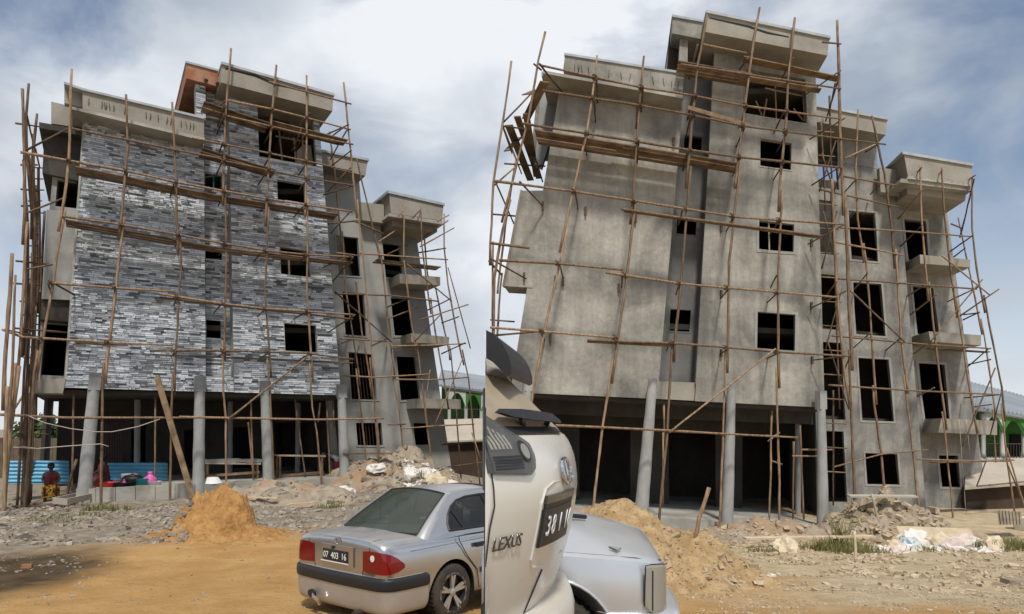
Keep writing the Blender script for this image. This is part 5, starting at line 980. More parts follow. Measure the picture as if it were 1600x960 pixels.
# ---- bright silver car behind it: bonnet, wing and headlamp
def front_car():
    f = Vector((.995, -.10, 0)); l_ = Vector((.10, .995, 0)); O = Vector((.955, 4.2, 0))
    car = thing('parked_car', 'bright silver car front with smooth bonnet and upright headlamp, beside the tan sand heap', 'car', (.5, 4.9, 0))
    P = lambda x, w, z: O + f * x + l_ * w + Vector((0, 0, z))       # x forward from the nose, w across from the near side, z up
    W = [0, .02, .06, .14, .26, .45, .7, .95, 1.2, 1.4, 1.52, 1.6, 1.64, 1.66]
    side = [(.30, .05), (.42, .02), (.55, .0), (.68, 0.0), (.80, .012), (.86, .03)]
    xs = [-1.15, -1.0, -.85, -.7, -.55, -.42, -.30, -.2, -.12, -.06, -.02, 0]
    zt = lambda x: interp(x, [(-1.15, .92), (-.7, .915), (-.42, .90), (-.2, .885), (-.06, .865), (0, .82)])
    cr = lambda x: interp(x, [(-1.15, .225), (-.7, .19), (-.4, .135), (-.2, .085), (-.06, .04), (0, .0)])
    ins = lambda x: interp(x, [(-.3, 0), (-.12, .02), (-.04, .07), (0, .16)])
    rows = []
    for x in xs:
        h = [(ins(x) + y, z * zt(x) / .86) for z, y in side]
        top = [(ins(x) + .05 + w * (1.56 - 2 * ins(x)), zt(x) + .012 + cr(x) * math.sin(math.pi * w) ** .75) for w in (.02, .06, .13, .22, .35, .5, .65, .8, .9, .97, 1.0)]
        rows.append([P(x, a, b) for a, b in h + top] + [P(x, 1.66 - ins(x), .3)])
    mb = MB(); mb.grid(rows); mb.add(rows[0], [tuple(range(len(rows[0])))]); mb.add(rows[-1], [tuple(range(len(rows[0]) - 1, -1, -1))]); mb.grid([[r[-1] for r in rows], [r[0] for r in rows]])
    body = put('body', mb, 'paint_silver_light', car, smooth=True)
    cut = MB(); cut.lathe([(.40, -.6), (.40, .5)], (0, 0, 0), 40); cut.v = [tuple(P(-.72 + a_, c, .37 + b_)) for a_, b_, c in cut.v]; co = put('cut', cut, None)
    b = body.modifiers.new('b', 'BOOLEAN'); b.operation = 'DIFFERENCE'; b.object = co; b.solver = 'EXACT'; bpy.context.view_layer.update(); applied(body); bpy.data.objects.remove(co); body.data.polygons.foreach_set('use_smooth', [True] * len(body.data.polygons)); body.data.set_sharp_from_angle(angle=R(32))
    mb = MB(); mb.tube([P(-.72 + .405 * math.cos(t), -.008, .37 + .405 * math.sin(t)) for t in [math.pi * k / 20 for k in range(-2, 23)]], .011, 6); put('arch_lip', mb, 'paint_silver_light', car, smooth=True)
    mb = MB(); mb.grid([[P(-.72 + .395 * math.cos(t), w, .37 + .395 * math.sin(t)) for t in [math.pi * k / 16 for k in range(-3, 20)]] for w in (.02, .45)]); put('arch_liner', mb, 'black_plastic', car)
    wh = thing('wheel', None, None, P(-.72, .12, .33)); wh.parent = car; wh.matrix_parent_inverse = Matrix.Translation(-car.location); wh.rotation_euler = (0, 0, math.atan2(f.y, f.x)); wheel(wh, (0, 0, 0), .33, .21, -1)
    # headlamp wrapped round the near front corner
    prf = [(-.15, -.004), (-.11, -.002), (-.07, .022), (-.035, .07), (-.005, .15), (.008, .26)]
    tops = [.872, .880, .878, .870, .856, .84]; bots = [.625, .585, .57, .568, .57, .575]
    def sheet(d, name, m, par, a0=0, b0=0):
        mb = MB(); mb.grid([[P(x + d * .6, w - d, lerp(b_ + b0, t_ - a0, k / 5)) for k in range(6)] for (x, w), t_, b_ in zip(prf, tops, bots)]); return put(name, mb, m, par, smooth=True)
    hl = sheet(.012, 'headlamp', 'lamp_clear', car); sheet(.005, 'lamp_reflector', 'alloy', hl, .02, .02)
    e = [P(prf[0][0], prf[0][1] - .012, bots[0])] + [P(x + .008, w - .012, t_) for (x, w), t_ in zip(prf, tops)]; mb = MB(); mb.tube(e, .0035, 5); put('lamp_seal', mb, 'black_plastic', hl)
    mb = MB(); mb.tube([P(-.10, -.012, .60 + k * .03) for k in range(9)], .005, 6); put('lamp_divider', mb, 'black_plastic', hl)
    bmp = [(-.38, -.025), (-.2, -.028), (-.08, -.01), (0, .06), (.06, .2), (.08, .45), (.085, .8)]
    rows = [[P(x + dx, w - dx * .6, z) for dx, z in ((-.05, .30), (.02, .33), (.035, .44), (.03, .54), (.0, .575), (-.06, .58))] for x, w in bmp]; mb = MB(); mb.grid(rows); put('front_bumper', mb, 'paint_silver_light', car, smooth=True)
    mb = MB(); e = [P(-1.1, .062, .935), P(-.7, .062, .932), P(-.42, .065, .916), P(-.2, .075, .9), P(-.09, .11, .878), P(-.03, .2, .868)]; mb.tube(e, .005, 5); put('bonnet_gap', mb, 'black_plastic', car)
    mb = MB(); mb.prism([P(-.36, .12, .952), P(-.31, .09, .935), P(-.28, .125, .945)], (0, 0, .012)); put('washer_jet', mb, 'chrome', car)
    mb = MB(); mb.tube([P(-.72, .45, 1.09), P(-.62, .52, 1.105), P(-.50, .60, 1.085)], .016, 6); mb.tube([P(-1.0, .5, 1.13), P(-.74, .44, 1.09)], .012, 6); put('wiper', mb, 'black_plastic', car)
    mb = MB(); mb.grid([[P(-.83 - t * .32, lerp(.2, 1.46, k / 8), lerp(.98, 1.2, t) + .13 * math.sin(math.pi * k / 8)) for k in range(9)] for t in (0, .5, 1)]); put('windscreen', mb, 'side_glass', car, smooth=True)
front_car()
# ================================================================== HEAPS, RUBBLE, GRASS
def heap(name, label, cat, c, rx, ry, h, m, rough=.12, power=1.6, n=44, skew=(0, 0), kind=None, clod=0.0):
    mb = MB(); rows = []; sd = random.random() * 50
    for i in range(n + 1):
        r = []
        for j in range(n + 1):
            u, v = 2 * i / n - 1, 2 * j / n - 1; X, Y = c[0] + u * rx * 1.15, c[1] + v * ry * 1.15; d = math.hypot(u - skew[0] * (1 - abs(u)), v - skew[1] * (1 - abs(v))) * 1.15
            d *= 1 + .18 * fb(u * 2 + sd, v * 2, 3)
            z = h * (power(d) if callable(power) else max(0, 1 - d) ** power); k = sm(0, h * .4, z)
            z += k * rough * h * (fb(X * 1.8, Y * 1.8, sd) * .9 + abs(fb(X * 4.6, Y * 4.6, sd)) * .55 + .35 * fb(X * 12, Y * 12, sd))
            if clod: z += k * clod * (max(0, .35 - noise.voronoi(Vector((X * 5.5, Y * 5.5, z * 5.5 + sd)))[0][0]) + .5 * max(0, .3 - noise.voronoi(Vector((X * 12, Y * 12, z * 9 + sd)))[0][0]))
            r.append((X, Y, gz(X, Y) - .12 + z + (0 if d < 1 else -.25)))
        rows.append(r)
    mb.grid(rows); o = put(name, mb, m, None, smooth=True, fix=False); return tag(o, label, cat, kind=kind)
def hpos(x, Y): return ((x - CX) / F * Y, Y)
heap('sand_heap', 'small steep heap of orange building sand before the clad building', 'sand heap', hpos(326, 15.0), 2.3, 2.1, 1.14, 'sand_orange', .22, lambda d: .42 * max(0, 1 - d) ** 1.2 + .66 * max(0, 1 - (d / .36) ** 1.7), 130, (.10, 0), clod=.55)
heap('sand_heap', 'big rounded heap of tan sand behind the silver bonnet', 'sand heap', hpos(1035, 12.0), 2.75, 2.3, 1.50, 'sand_tan', .09, lambda d: max(0, 1 - d ** 1.55) ** 1.3, 130, (-.34, 0), clod=.16)
heap('rubble_heap', 'sloping bank of earth and rubble below the balcony wing of the clad building', 'rubble heap', hpos(640, 29.6), 5.0, 2.7, 1.6, 'soil_heap', .3, .9, 50)
heap('rubble_heap', 'grey rubble heap against the bare cement wing', 'rubble heap', hpos(1385, 23.8), 2.9, 2.0, 1.55, 'soil_heap', .34, 1.0, 50)
heap('soil_mound', 'low grey soil mound at the foot of the columns, under the bare cement front', 'soil mound', hpos(1190, 23.6), 3.4, 1.4, .75, 'soil_heap', .35, .8, 44)
heap('soil_mound', 'low soil mound right of the orange sand heap, by the clad building plinth', 'soil mound', hpos(440, 24.5), 3.6, 1.7, .75, 'soil_heap', .35, .8, 44)
def rocks(name, spots, m, label):
    mb = MB(); base = [(a, b, c) for a in (-1, 1) for b in (-1, 1) for c in (-1, 1)]; fs = [(0, 1, 3, 2), (4, 6, 7, 5), (0, 4, 5, 1), (2, 3, 7, 6), (0, 2, 6, 4), (1, 5, 7, 3)]
    for X, Y, s in spots:
        Mr = Matrix.Rotation(random.random() * 6.28, 3, 'Z') @ Matrix.Rotation(random.uniform(-.45, .45), 3, 'X') @ Matrix.Rotation(random.uniform(-.45, .45), 3, 'Y')
        sx, sy, sz = s * random.uniform(.6, 1.35), s * random.uniform(.45, .9), s * random.uniform(.3, .7); c = Vector((X, Y, surf(X, Y) + sz * random.uniform(-.35, .3)))
        mb.add([c + Mr @ Vector((x * sx * random.uniform(.55, 1), y * sy * random.uniform(.55, 1), z * sz * random.uniform(.6, 1))) for x, y, z in base], fs)
    o = put(name, mb, m, None, fix=False); tag(o, label, 'rubble', kind='stuff'); return o
_bv = []
def surf(X, Y):
    if not _bv:
        for o in COL.objects:
            if o.type == 'MESH' and o.parent is None and (o.name.startswith(('sand_heap', 'rubble_heap', 'soil_mound', 'ground'))): _bv.append(BVHTree.FromPolygons([v.co for v in o.data.vertices], [p.vertices for p in o.data.polygons]))
    z = -9
    for b in _bv:
        h = b.ray_cast(Vector((X, Y, 9)), Vector((0, 0, -1)))
        if h[0]: z = max(z, h[0].z)
    return z
def scatter(n, x0, x1, Y0, Y1, s0, s1, dens=None):
    out_ = []
    while len(out_) < n:
        Y = math.sqrt(random.uniform(Y0 * Y0, Y1 * Y1)); x = random.uniform(x0, x1); X = (x - CX) / F * Y
        if dens and random.random() > dens(X, Y): continue
        out_.append((X, Y, lerp(s0, s1, random.random() ** 3)))
    return out_
clump = lambda X, Y: max(0, min(1, .45 + 1.5 * fb(X * .8, Y * .8, 2)))
rocks('gravel', scatter(4200, -60, 300, 13.5, 23.6, .015, .12, clump) + scatter(4000, 370, 760, 15.5, 27.5, .015, .12, clump) + scatter(260, -40, 130, 8.5, 12.5, .008, .04, clump) + scatter(700, 545, 740, 27, 31, .03, .2), 'stone_pieces', 'grey broken stone and mortar lumps strewn before the clad building')
rocks('gravel', scatter(6500, 1030, 1660, 10.5, 23, .01, .10, clump) + scatter(3500, 1000, 1660, 7.8, 11, .006, .03, clump) + scatter(900, 1290, 1480, 21.8, 25, .04, .22) + scatter(300, 1080, 1280, 21.5, 24, .03, .16), 'stone_tan', 'pale tan stone chips strewn over the ground before the bare building')
rocks('gravel', scatter(520, 130, 520, 8.2, 15, .006, .028), 'soil_heap', 'dark clods and crumbs lying on the orange sand')
rocks('gravel', scatter(700, 930, 1150, 9.8, 13.0, .008, .04), 'sand_tan', 'sand clods on and around the tan sand heap')
rocks('litter', scatter(420, 1375, 1570, 18.4, 21.2, .04, .20), 'cloth_white', 'white and cream rubbish scraps strewn round the sacks, bare building')
rocks('litter', scatter(240, 632, 738, 27.4, 29, .05, .26), 'cloth_white', 'white rubbish scraps strewn behind the saloon car')
def flat_debris(name, label, cat, x, Y, w, d, h, m, rz, tilt=0, lift=0, Yabs=True):
    X = (x - CX) / F * Y; z = surf(X, Y) + lift; mb = MB(); mb.box((0, 0, h / 2), w, d, h); o = put(name, mb, m); o.location = (X, Y, z); o.rotation_euler = (tilt, 0, rz); return tag(o, label, cat)
def sack(label, x, Y, s, m, rz, squash=.85):
    s *= 1.2
    X = (x - CX) / F * Y; z = surf(X, Y); bm = bmesh.new(); bmesh.ops.create_icosphere(bm, subdivisions=3, radius=1); sd = random.random() * 90
    for v in bm.verts:
        c = v.co; k = 1 + .38 * fb(c.x * 1.5 + sd, c.y * 1.5, c.z * 1.5) + .16 * fb(c.x * 5 + sd, c.y * 5, c.z * 5); v.co = Vector((c.x * s * 1.25 * k, c.y * s * .75 * k, max(-.25, c.z) * s * squash * k))
    me = bpy.data.meshes.new('sack'); bm.to_mesh(me); bm.free(); o = link('sack', me, m); o.location = (X, Y, z + .02); o.rotation_euler = (random.uniform(-.2, .2), random.uniform(-.25, .25), rz); tag(o, label, 'sack')
for a in (('crumpled white sack, biggest on the rubbish right of the rubble heap', 1432, 20.6, .42, 'cloth_white', .3), ('pale blue crumpled sack at the left of the rubbish pile', 1418, 20.2, .3, 'cloth_blue', 1.2), ('cream sack lying under the pale boards, bare building', 1470, 20.2, .36, 'cloth_cream', -.3), ('pinkish flattened sack before the pale boards', 1497, 19.6, .34, 'cloth_pink', .1),
          ('torn yellowish sack at the right end of the rubbish', 1550, 19.4, .33, 'cloth_cream', .9), ('white plastic bag between the pinkish and the torn sack', 1522, 19.8, .26, 'cloth_white', 2.0), ('cream bundle by the grass clump, left of the rubbish', 1398, 19.4, .24, 'cloth_cream', .6), ('small pink bag low in front of the rubbish pile', 1404, 18.2, .16, 'cloth_pink', 0), ('pale crumpled sack beside the long fallen board', 1228, 19.2, .36, 'cloth_cream', 1.4),
          ('white sheet bundle highest on the rubbish behind the saloon car', 655, 28.2, .5, 'cloth_white', .2), ('white cloth spread right on the rubbish behind the saloon car', 705, 28.3, .55, 'cloth_white', -.3), ('cream cloth between the white bundles behind the saloon car', 680, 28.0, .42, 'cloth_cream', .5), ('grey white torn bag at the foot of the rightmost column, clad building', 541, 25.6, .26, 'cloth_white', .9), ('white sack half buried high on the earth bank', 587, 27.9, .26, 'cloth_white', .4), ('pale blue sheet bundle at the right of the rubbish behind the saloon car', 722, 28.0, .4, 'cloth_blue', 0)): sack(*a)
for a in (('board', 'long pale board fallen across the grass by the bare front', 'board', 1265, 20.4, 4.0, .24, .05, 'pale_wood', .10, .05, .25), ('board', 'pale plywood board leaning on the rubbish pile, the larger one', 'board', 1462, 20.9, 2.0, .75, .03, 'pale_wood', -.28, .45, .35), ('board', 'pale plywood board at right, half under the larger one', 'board', 1490, 20.5, 1.5, .6, .03, 'pale_wood', .15, .35, .22),
          ('board', 'weathered grey board on top of the rubble heap', 'board', 1378, 23.2, 2.2, .3, .05, 'cream_sheet', -.05, .1, .62), ('board', 'short board among earth left of the rubbish behind the saloon car', 'board', 470, 22.6, 1.1, .14, .05, 'pale_wood', .9, 0, .12), ('board', 'dark board lying on the earth bank under the grilled window', 'board', 575, 28.6, 2.0, .2, .05, 'plank_wood', .1, .1, .3), ('board', 'thin pale board lying by the plinth beside the sand heap', 'board', 400, 23.3, 1.6, .12, .04, 'pale_wood', -.2, 0, .15),
          ('board', 'brown plank on the ground from the mixing tray to the left edge', 'board', 66, 22.6, 1.7, .16, .05, 'plank_wood', .25, 0, .06), ('offcut', 'white cardboard scrap lying on the orange patch by the silver bonnet', 'scrap', 1203, 11.3, .16, .12, .03, 'plastic_white', .6, .1, 0), ('offcut', 'orange brick piece on the dark wet earth', 'brick', 42, 11.2, .14, .08, .06, 'ochre_paint', .4, 0, 0), ('offcut', 'flat grey stone slab at the right edge of the foreground', 'stone', 1592, 11.6, .5, .22, .1, 'soil_heap', .05, 0, 0)): flat_debris(*a)
def stick(label, a, b, Y, r=.03, m='pole_wood', cat='stick'):
    A, B_ = at(*a, Y), at(*b, Y); B_ = Vector((B_.x, B_.y, surf(B_.x, B_.y) - .15)); mb = MB(); mb.tube(wob(A, B_, 4, .03), r, 6); tag(put('stick', mb, m, smooth=True), label, cat)
stick('wooden stake standing upright in the tan sand heap', (1108, 762), (1082, 856), 11.2, .032); stick('short stake in the ground before the grass clump', (1335, 830), (1338, 858), 16, .03, 'pale_wood'); stick('pale stick leaning from the rubble heap to the ground floor window', (1362, 772), (1374, 750), 23.0, .04, 'cream_sheet')
stick('prop plank leaning on the leftmost column of the clad building', (120, 718), (98, 768), 24.0, .05, 'plank_wood', 'prop')
def grass(label, spots):
    mb = MB()
    for X, Y, n, hh, sp in spots:
        for k in range(n):
            a = random.random() * 6.28; r = sp * math.sqrt(random.random()); x, y = X + r * math.cos(a), Y + r * math.sin(a) * .6; z = surf(x, y) - .03; h = hh * random.uniform(.4, 1); lx, ly = random.uniform(-.5, .5) * h, random.uniform(-.5, .5) * h; w = .014; b = random.random() * 3.1; wx, wy = w * math.cos(b), w * math.sin(b)
            mb.add([(x - wx, y - wy, z), (x + wx, y + wy, z), (x + lx * .4 + wx * .7, y + ly * .4 + wy * .7, z + h * .6), (x + lx * .4 - wx * .7, y + ly * .4 - wy * .7, z + h * .6), (x + lx, y + ly, z + h)], [(0, 1, 2, 3), (3, 2, 4)])
    tag(put('grass', mb, 'grass_blades', fix=False), label, 'grass', kind='stuff')
sp_ = lambda x, Y, n, h, s: ((x - CX) / F * Y, Y, n, h, s)
grass('wild grass growing between rubble before the bare building', [sp_(1308, 19.5, 260, .5, .75), sp_(1330, 18.6, 160, .4, .6), sp_(1312, 20.6, 60, 1.3, .25), sp_(1285, 19.6, 150, .35, .6), sp_(1575, 19.5, 450, .42, 1.2), sp_(1600, 21, 300, .4, 1.2), sp_(1190, 18.8, 80, .25, .5), sp_(1450, 18.6, 90, .25, .6), sp_(1358, 18.2, 100, .3, .5)])
grass('thin grass tufts before the clad building and behind the saloon car', [sp_(158, 21.5, 160, .3, .6), sp_(180, 21.2, 140, .3, .6), sp_(120, 19.5, 120, .2, .9), sp_(85, 18, 100, .18, .8), sp_(664, 28.0, 200, .5, .5), sp_(742, 27.5, 300, .7, .8), sp_(515, 22.3, 60, .35, .5)])
# ================================================================== THINGS UNDER THE CLAD BUILDING
def corrugated(label, x0, x1, y0, y1, off, lean):
    n = 46; mb = MB(); rows = []
    for k in range(n + 1):
        t = k / n; ang = t * 6 * 2 * math.pi; d = .035 * math.sin(ang); a, b = LP.at(x0, lerp(y0, y1, t), off + d - lean * (1 - t)), LP.at(x1, lerp(y0, y1, t) - .5, off + d - lean * (1 - t)); rows.append([a.lerp(b, j / 6) + Vector((0, 0, .01 * math.sin(j * 3))) for j in range(7)])
    mb.grid(rows); o = put('roofing_sheet', mb, 'blue_sheet', smooth=True); s = o.modifiers.new('t', 'SOLIDIFY'); s.thickness = .02; applied(o); tag(o, label, 'roofing sheet')
corrugated('blue corrugated roofing sheets leaning behind the seated woman', 5, 108, 721, 757, -1.5, .25); corrugated('blue corrugated roofing sheets leaning behind the plinth, between two columns', 168, 262, 724, 760, -2.0, .25)
def item(name, label, cat, prof, x, y, off, m, n=16, sx=1, sy=1, group=None):
    mb = MB(); mb.lathe(prof, (0, 0, 0), n, sx, sy); o = put(name, mb, m, smooth=True); o.location = LP.at(x, y, off); return tag(o, label, cat, group)
basin = [(.02, 0), (.22, 0), (.34, .2), (.36, .21), (.33, .2), (.21, .03), (.01, .03)]
item('basin', 'upturned white plastic basin on the plinth beside the sand heap', 'basin', [(.01, .26), (.2, .25), (.34, .05), (.38, .03), (.38, 0), (.34, .0)], 332, 756, .2, 'plastic_white')
item('basin', 'dark round basin left of the pink bag on the plinth', 'basin', basin, 184, 763, .15, 'pot_black', sx=1.4); item('bucket', 'teal bucket beside the pink bag on the plinth', 'bucket', [(.01, 0), (.17, 0), (.22, .3), (.23, .31), (.2, .3), (.15, .04), (.01, .04)], 222, 761, .0, 'plastic_teal')
item('bag', 'bright pink bag on the plinth under the clad building', 'bag', [(.01, 0), (.2, .02), (.24, .15), (.2, .3), (.1, .36), (.06, .45), (.1, .5), (.02, .52)], 235, 759, -.1, 'plastic_pink'); item('pot', 'black cooking pot on the plinth before the blue sheets', 'pot', [(.01, 0), (.2, .02), (.28, .14), (.27, .26), (.22, .3), (.24, .32), (.05, .36), (.03, .4), (.01, .4)], 207, 757, -.3, 'pot_black', sx=1.3)
item('bowl', 'red plastic bowl beside the woman behind the column', 'bowl', basin, 168, 763, .15, 'plastic_red', sx=1.1); item('bottle', 'small white bottle by the dark basin', 'bottle', [(.01, 0), (.06, 0), (.06, .2), (.02, .26), (.02, .3), (.01, .3)], 194, 762, .1, 'plastic_pink', 10); item('bowl', 'white bowl right of the pink bag', 'bowl', basin, 242, 761, .1, 'plastic_white', sx=.7, sy=.7); item('crate', 'grey box standing by the black pot', 'box', [(.01, 0), (.32, 0), (.32, .4), (.28, .4), (.28, .05), (.01, .05)], 202, 757, -.7, 'column_grey', 4)
tr = thing('mixing_tray', 'wooden mortar mixing tray on the rubble left of the leftmost column', 'tray', LP.at(97, 785, 1.0))
for a, b, w in (((79, 783), (106, 786), .16), ((92, 769), (118, 770), .16), ((79, 783), (92, 769), .16), ((106, 786), (118, 770), .16)):
    A, B_ = at(*a, 22.7 - (777 - a[1]) * -.06), at(*b, 22.7 - (777 - b[1]) * -.06); A.z = B_.z = -.62; A.y += (785 - a[1]) * .07; B_.y += (785 - b[1]) * .07; mb = MB(); mb.bar(A, B_, .05, .2); put('side_board', mb, 'cream_sheet', tr)
mb = MB(); c = at(99, 778, 23.2); mb.box((c.x, c.y, -.72), .7, 1.0, .03); put('tray_bottom', mb, 'soil_heap', tr)
def bench(name, label, cat, x0, x1, yt, yb, off, parts, m='plank_wood'):
    t = thing(name, label, cat, LP.at((x0 + x1) / 2, yb, off)); dp = LP.B * .7
    A, B_ = LP.at(x0, yt, off), LP.at(x1, yt + 1, off); mb = MB(); mb.prism([A, B_, B_ + dp, A + dp], (0, 0, -.06)); put('top', mb, 'pale_wood', t)
    for x in (x0 + 4, x1 - 5):
        for d in (0.05, .6): mb = MB(); p = LP.at(x, yt + 2, off) + LP.B * d; q = LP.at(x, yb, off) + LP.B * d; mb.bar(p, Vector((p.x, p.y, q.z - .1)), .07, .07, (0, 1, 0)); put('leg', mb, m, t)
    mb = MB(); mb.bar(LP.at(x0 + 3, yb - 8, off - .02), LP.at(x1 - 3, yb - 14, off - .02), .04, .1); put('rail', mb, m, t); return t
bench('workbench', 'rough wooden workbench between the two right columns, clad building', 'workbench', 434, 509, 711, 752, -.6, None); tb = bench('table', 'long low wooden table stacked with grey tiles, between the middle columns', 'table', 321, 408, 723, 752, -1.0, None)
for k in range(5): mb = MB(); mb.box((0, 0, .06 + (k % 2) * .004), .62, .5, .11 + .03 * (k % 3)); o = put('tile_stack', mb, 'column_grey'); o.location = LP.at(330 + k * 16, 722.5, -1.25); o.rotation_euler = (0, 0, .54 + .03 * k); tag(o, ('grey tile stack at the left end of the low table', 'second grey tile stack from the left on the low table', 'middle grey tile stack on the low table', 'grey tile stack fourth from the left on the low table', 'grey tile stack at the right end of the low table')[k], 'tiles')
for lab, P_ in (('slack white line hung from the flank poles past the leftmost column', [(40, 648), (70, 661), (110, 670), (150, 675), (175, 675), (215, 667), (250, 655)]), ('taut white line low across the leftmost column', [(20, 699), (60, 701), (110, 697), (157, 694), (170, 698)])):
    mb = MB(); mb.tube([LP.at(x, y, 1.5) for x, y in P_], .016, 5); tag(put('line', mb, 'rope', smooth=True), lab, 'rope')
# ================================================================== PEOPLE
def person(label, loc, rz, joints, edges, top, skirt, topm, skirtm, hairm='hair_black', chair=None, scarf=None):
    t = thing('person', label, 'person', loc, rz=rz)
    me = bpy.data.meshes.new('body'); me.from_pydata([j[:3] for j in joints], edges, []); o = link('body', me, 'skin', t, True)
    s = o.modifiers.new('k', 'SKIN'); o.modifiers.new('s', 'SUBSURF').levels = 2
    for v, j in zip(me.skin_vertices[0].data, joints): v.radius = (j[3], j[3])
    me.skin_vertices[0].data[0].use_root = True; bpy.context.view_layer.update(); applied(o)
    if not o.data.materials: o.data.materials.append(MATS['skin'])
    o.data.polygons.foreach_set('use_smooth', [True] * len(o.data.polygons))
    for nm, rings, m in (('blouse', top, topm), ('skirt', skirt, skirtm)):
        mb = MB(); n = 16; rows = [[(cx + rx * math.cos(2 * math.pi * j / n), cy + ry * math.sin(2 * math.pi * j / n), z + .012 * math.sin(5 * j + z * 9)) for j in range(n + 1)] for cx, cy, z, rx, ry in rings]; mb.grid(rows); put(nm, mb, m, t, smooth=True, local=True)
    hd = joints[3]; mb = MB(); mb.lathe([(.02, .135), (.07, .12), (.105, .06), (.112, 0), (.10, -.05), (.06, -.09)], (hd[0] - .02, hd[1], hd[2] + .01), 14); put('scarf' if scarf else 'hair', mb, scarf or 'hair_black', t, smooth=True, local=True)
    mb = MB(); f = hd[0] + .085
    for y in (-.035, .035): mb.lathe([(.001, -.012), (.012, 0), (.001, .012)], (f, hd[1] + y, hd[2] + .01), 8)
    put('eyes', mb, 'plastic_white', t, local=True); mb = MB(); mb.add([(f, hd[1] - .015, hd[2] - .03), (f, hd[1] + .015, hd[2] - .03), (f + .03, hd[1], hd[2] - .03), (f + .005, hd[1], hd[2] + .02)], [(0, 1, 2), (0, 2, 3), (2, 1, 3), (0, 3, 1)]); put('nose', mb, 'skin', t, local=True)
    return t
def hand(J, E, i, x, y, z, s):
    # palm with four fingers and a thumb, as short chains
    for k, dy in enumerate((-.03, -.01, .01, .03)): J += [(x + .05, y + dy, z - .02, .011), (x + .085 - .008 * abs(k - 1.5), y + dy, z - .05, .009)]; b = len(J); E += [(i, b - 2), (b - 2, b - 1)]
    J.append((x + .03, y - s * .045, z - .01, .011)); E.append((i, len(J) - 1))
def seated():       # facing +x, seat at z .42
    J = [(0, 0, .50, .15), (.01, 0, .75, .14), (.03, 0, .98, .10), (.06, 0, 1.22, .095), (.04, 0, 1.07, .05)]; E = [(0, 1), (1, 2), (2, 4), (4, 3)]
    for s in (-1, 1):
        b = len(J); J += [(.03, s * .18, .98, .065), (.06, s * .25, .76, .05), (.27, s * .17, .66, .04), (.34, s * .14, .65, .035)]; E += [(2, b), (b, b + 1), (b + 1, b + 2), (b + 2, b + 3)]; hand(J, E, b + 3, .34, s * .14, .65, s)
        b = len(J); J += [(.1, s * .12, .48, .11), (.42, s * .14, .47, .085), (.42, s * .14, .25, .06), (.40, s * .14, .06, .042), (.52, s * .15, .03, .04)]; E += [(0, b)] + [(b + k, b + k + 1) for k in range(4)]
    top = [(0, 0, .52, .19, .20), (.0, 0, .64, .175, .19), (.02, 0, .8, .17, .20), (.03, 0, .93, .15, .22), (.035, 0, 1.0, .10, .16), (.04, 0, 1.05, .062, .07)]
    skirt = [(.02, 0, .60, .18, .20), (.14, 0, .55, .34, .25), (.16, 0, .44, .36, .27), (.22, 0, .3, .30, .27), (.24, 0, .14, .29, .27)]
    return J, E, top, skirt
def stool(label, x, y, off, m, rz=0, z=None):
    q = LP.at(x, y, off); q.z = q.z if z is None else z; t = thing('stool', label, 'stool', q, rz=rz); mb = MB(); mb.box((0, 0, .40), .42, .42, .05); put('seat', mb, m, t, local=True)
    for a in (-1, 1):
        for b in (-1, 1): mb = MB(); mb.bar((a * .16, b * .16, .38), (a * .2, b * .2, 0), .05, .05, (1, 0, 0)); put('leg', mb, m, t, local=True)
p1 = LP.at(80, 768, -.8); p1.z = surf(p1.x, p1.y); J, E, tp, sk = seated(); person('person seated in red patterned blouse and yellow black skirt, back to the blue sheets', p1, R(-60), J, E, tp, sk, 'print_red', 'print_yellow'); stool('blue plastic stool under the person in the yellow black skirt', 80, 768, -.8, 'plastic_blue', R(-60), p1.z)
p2 = LP.at(163, 768, -.9); J, E, tp, sk = seated(); person('person seated in red dress, partly hidden behind the leftmost column', p2, R(-120), J, E, tp, sk, 'print_red', 'print_red'); stool('blue plastic stool under the person in the red dress', 163, 768, -.9, 'plastic_blue', R(-120))
def bending():
    J = [(0, 0, .92, .14), (.22, 0, 1.08, .135), (.45, 0, 1.16, .11), (.66, 0, 1.12, .095), (.55, 0, 1.16, .05)]; E = [(0, 1), (1, 2), (2, 4), (4, 3)]
    for s in (-1, 1):
        b = len(J); J += [(.46, s * .18, 1.13, .06), (.56, s * .2, .9, .048), (.66, s * .14, .74, .036), (.68, s * .13, .68, .034)]; E += [(2, b), (b, b + 1), (b + 1, b + 2), (b + 2, b + 3)]; hand(J, E, b + 3, .68, s * .13, .68, s)
        b = len(J); J += [(-.02, s * .1, .84, .105), (.05, s * .11, .48, .075), (.0, s * .11, .1, .048), (.12, s * .12, .04, .042)]; E += [(0, b)] + [(b + k, b + k + 1) for k in range(3)]
    top = [(-.06, 0, .86, .17, .19), (.04, 0, 1.0, .19, .2), (.2, 0, 1.12, .2, .2), (.36, 0, 1.2, .16, .21), (.48, 0, 1.21, .09, .12)]
    skirt = [(-.04, 0, .95, .17, .18), (-.02, 0, .8, .19, .2), (.0, 0, .5, .17, .2), (.0, 0, .25, .18, .2)]
    return J, E, top, skirt
J, E, tp, sk = bending(); person('person in grey patterned top bending over the wooden workbench', LP.at(527, 752, -1.6), R(170), J, E, tp, sk, 'print_grey', 'print_red', scarf='print_grey')
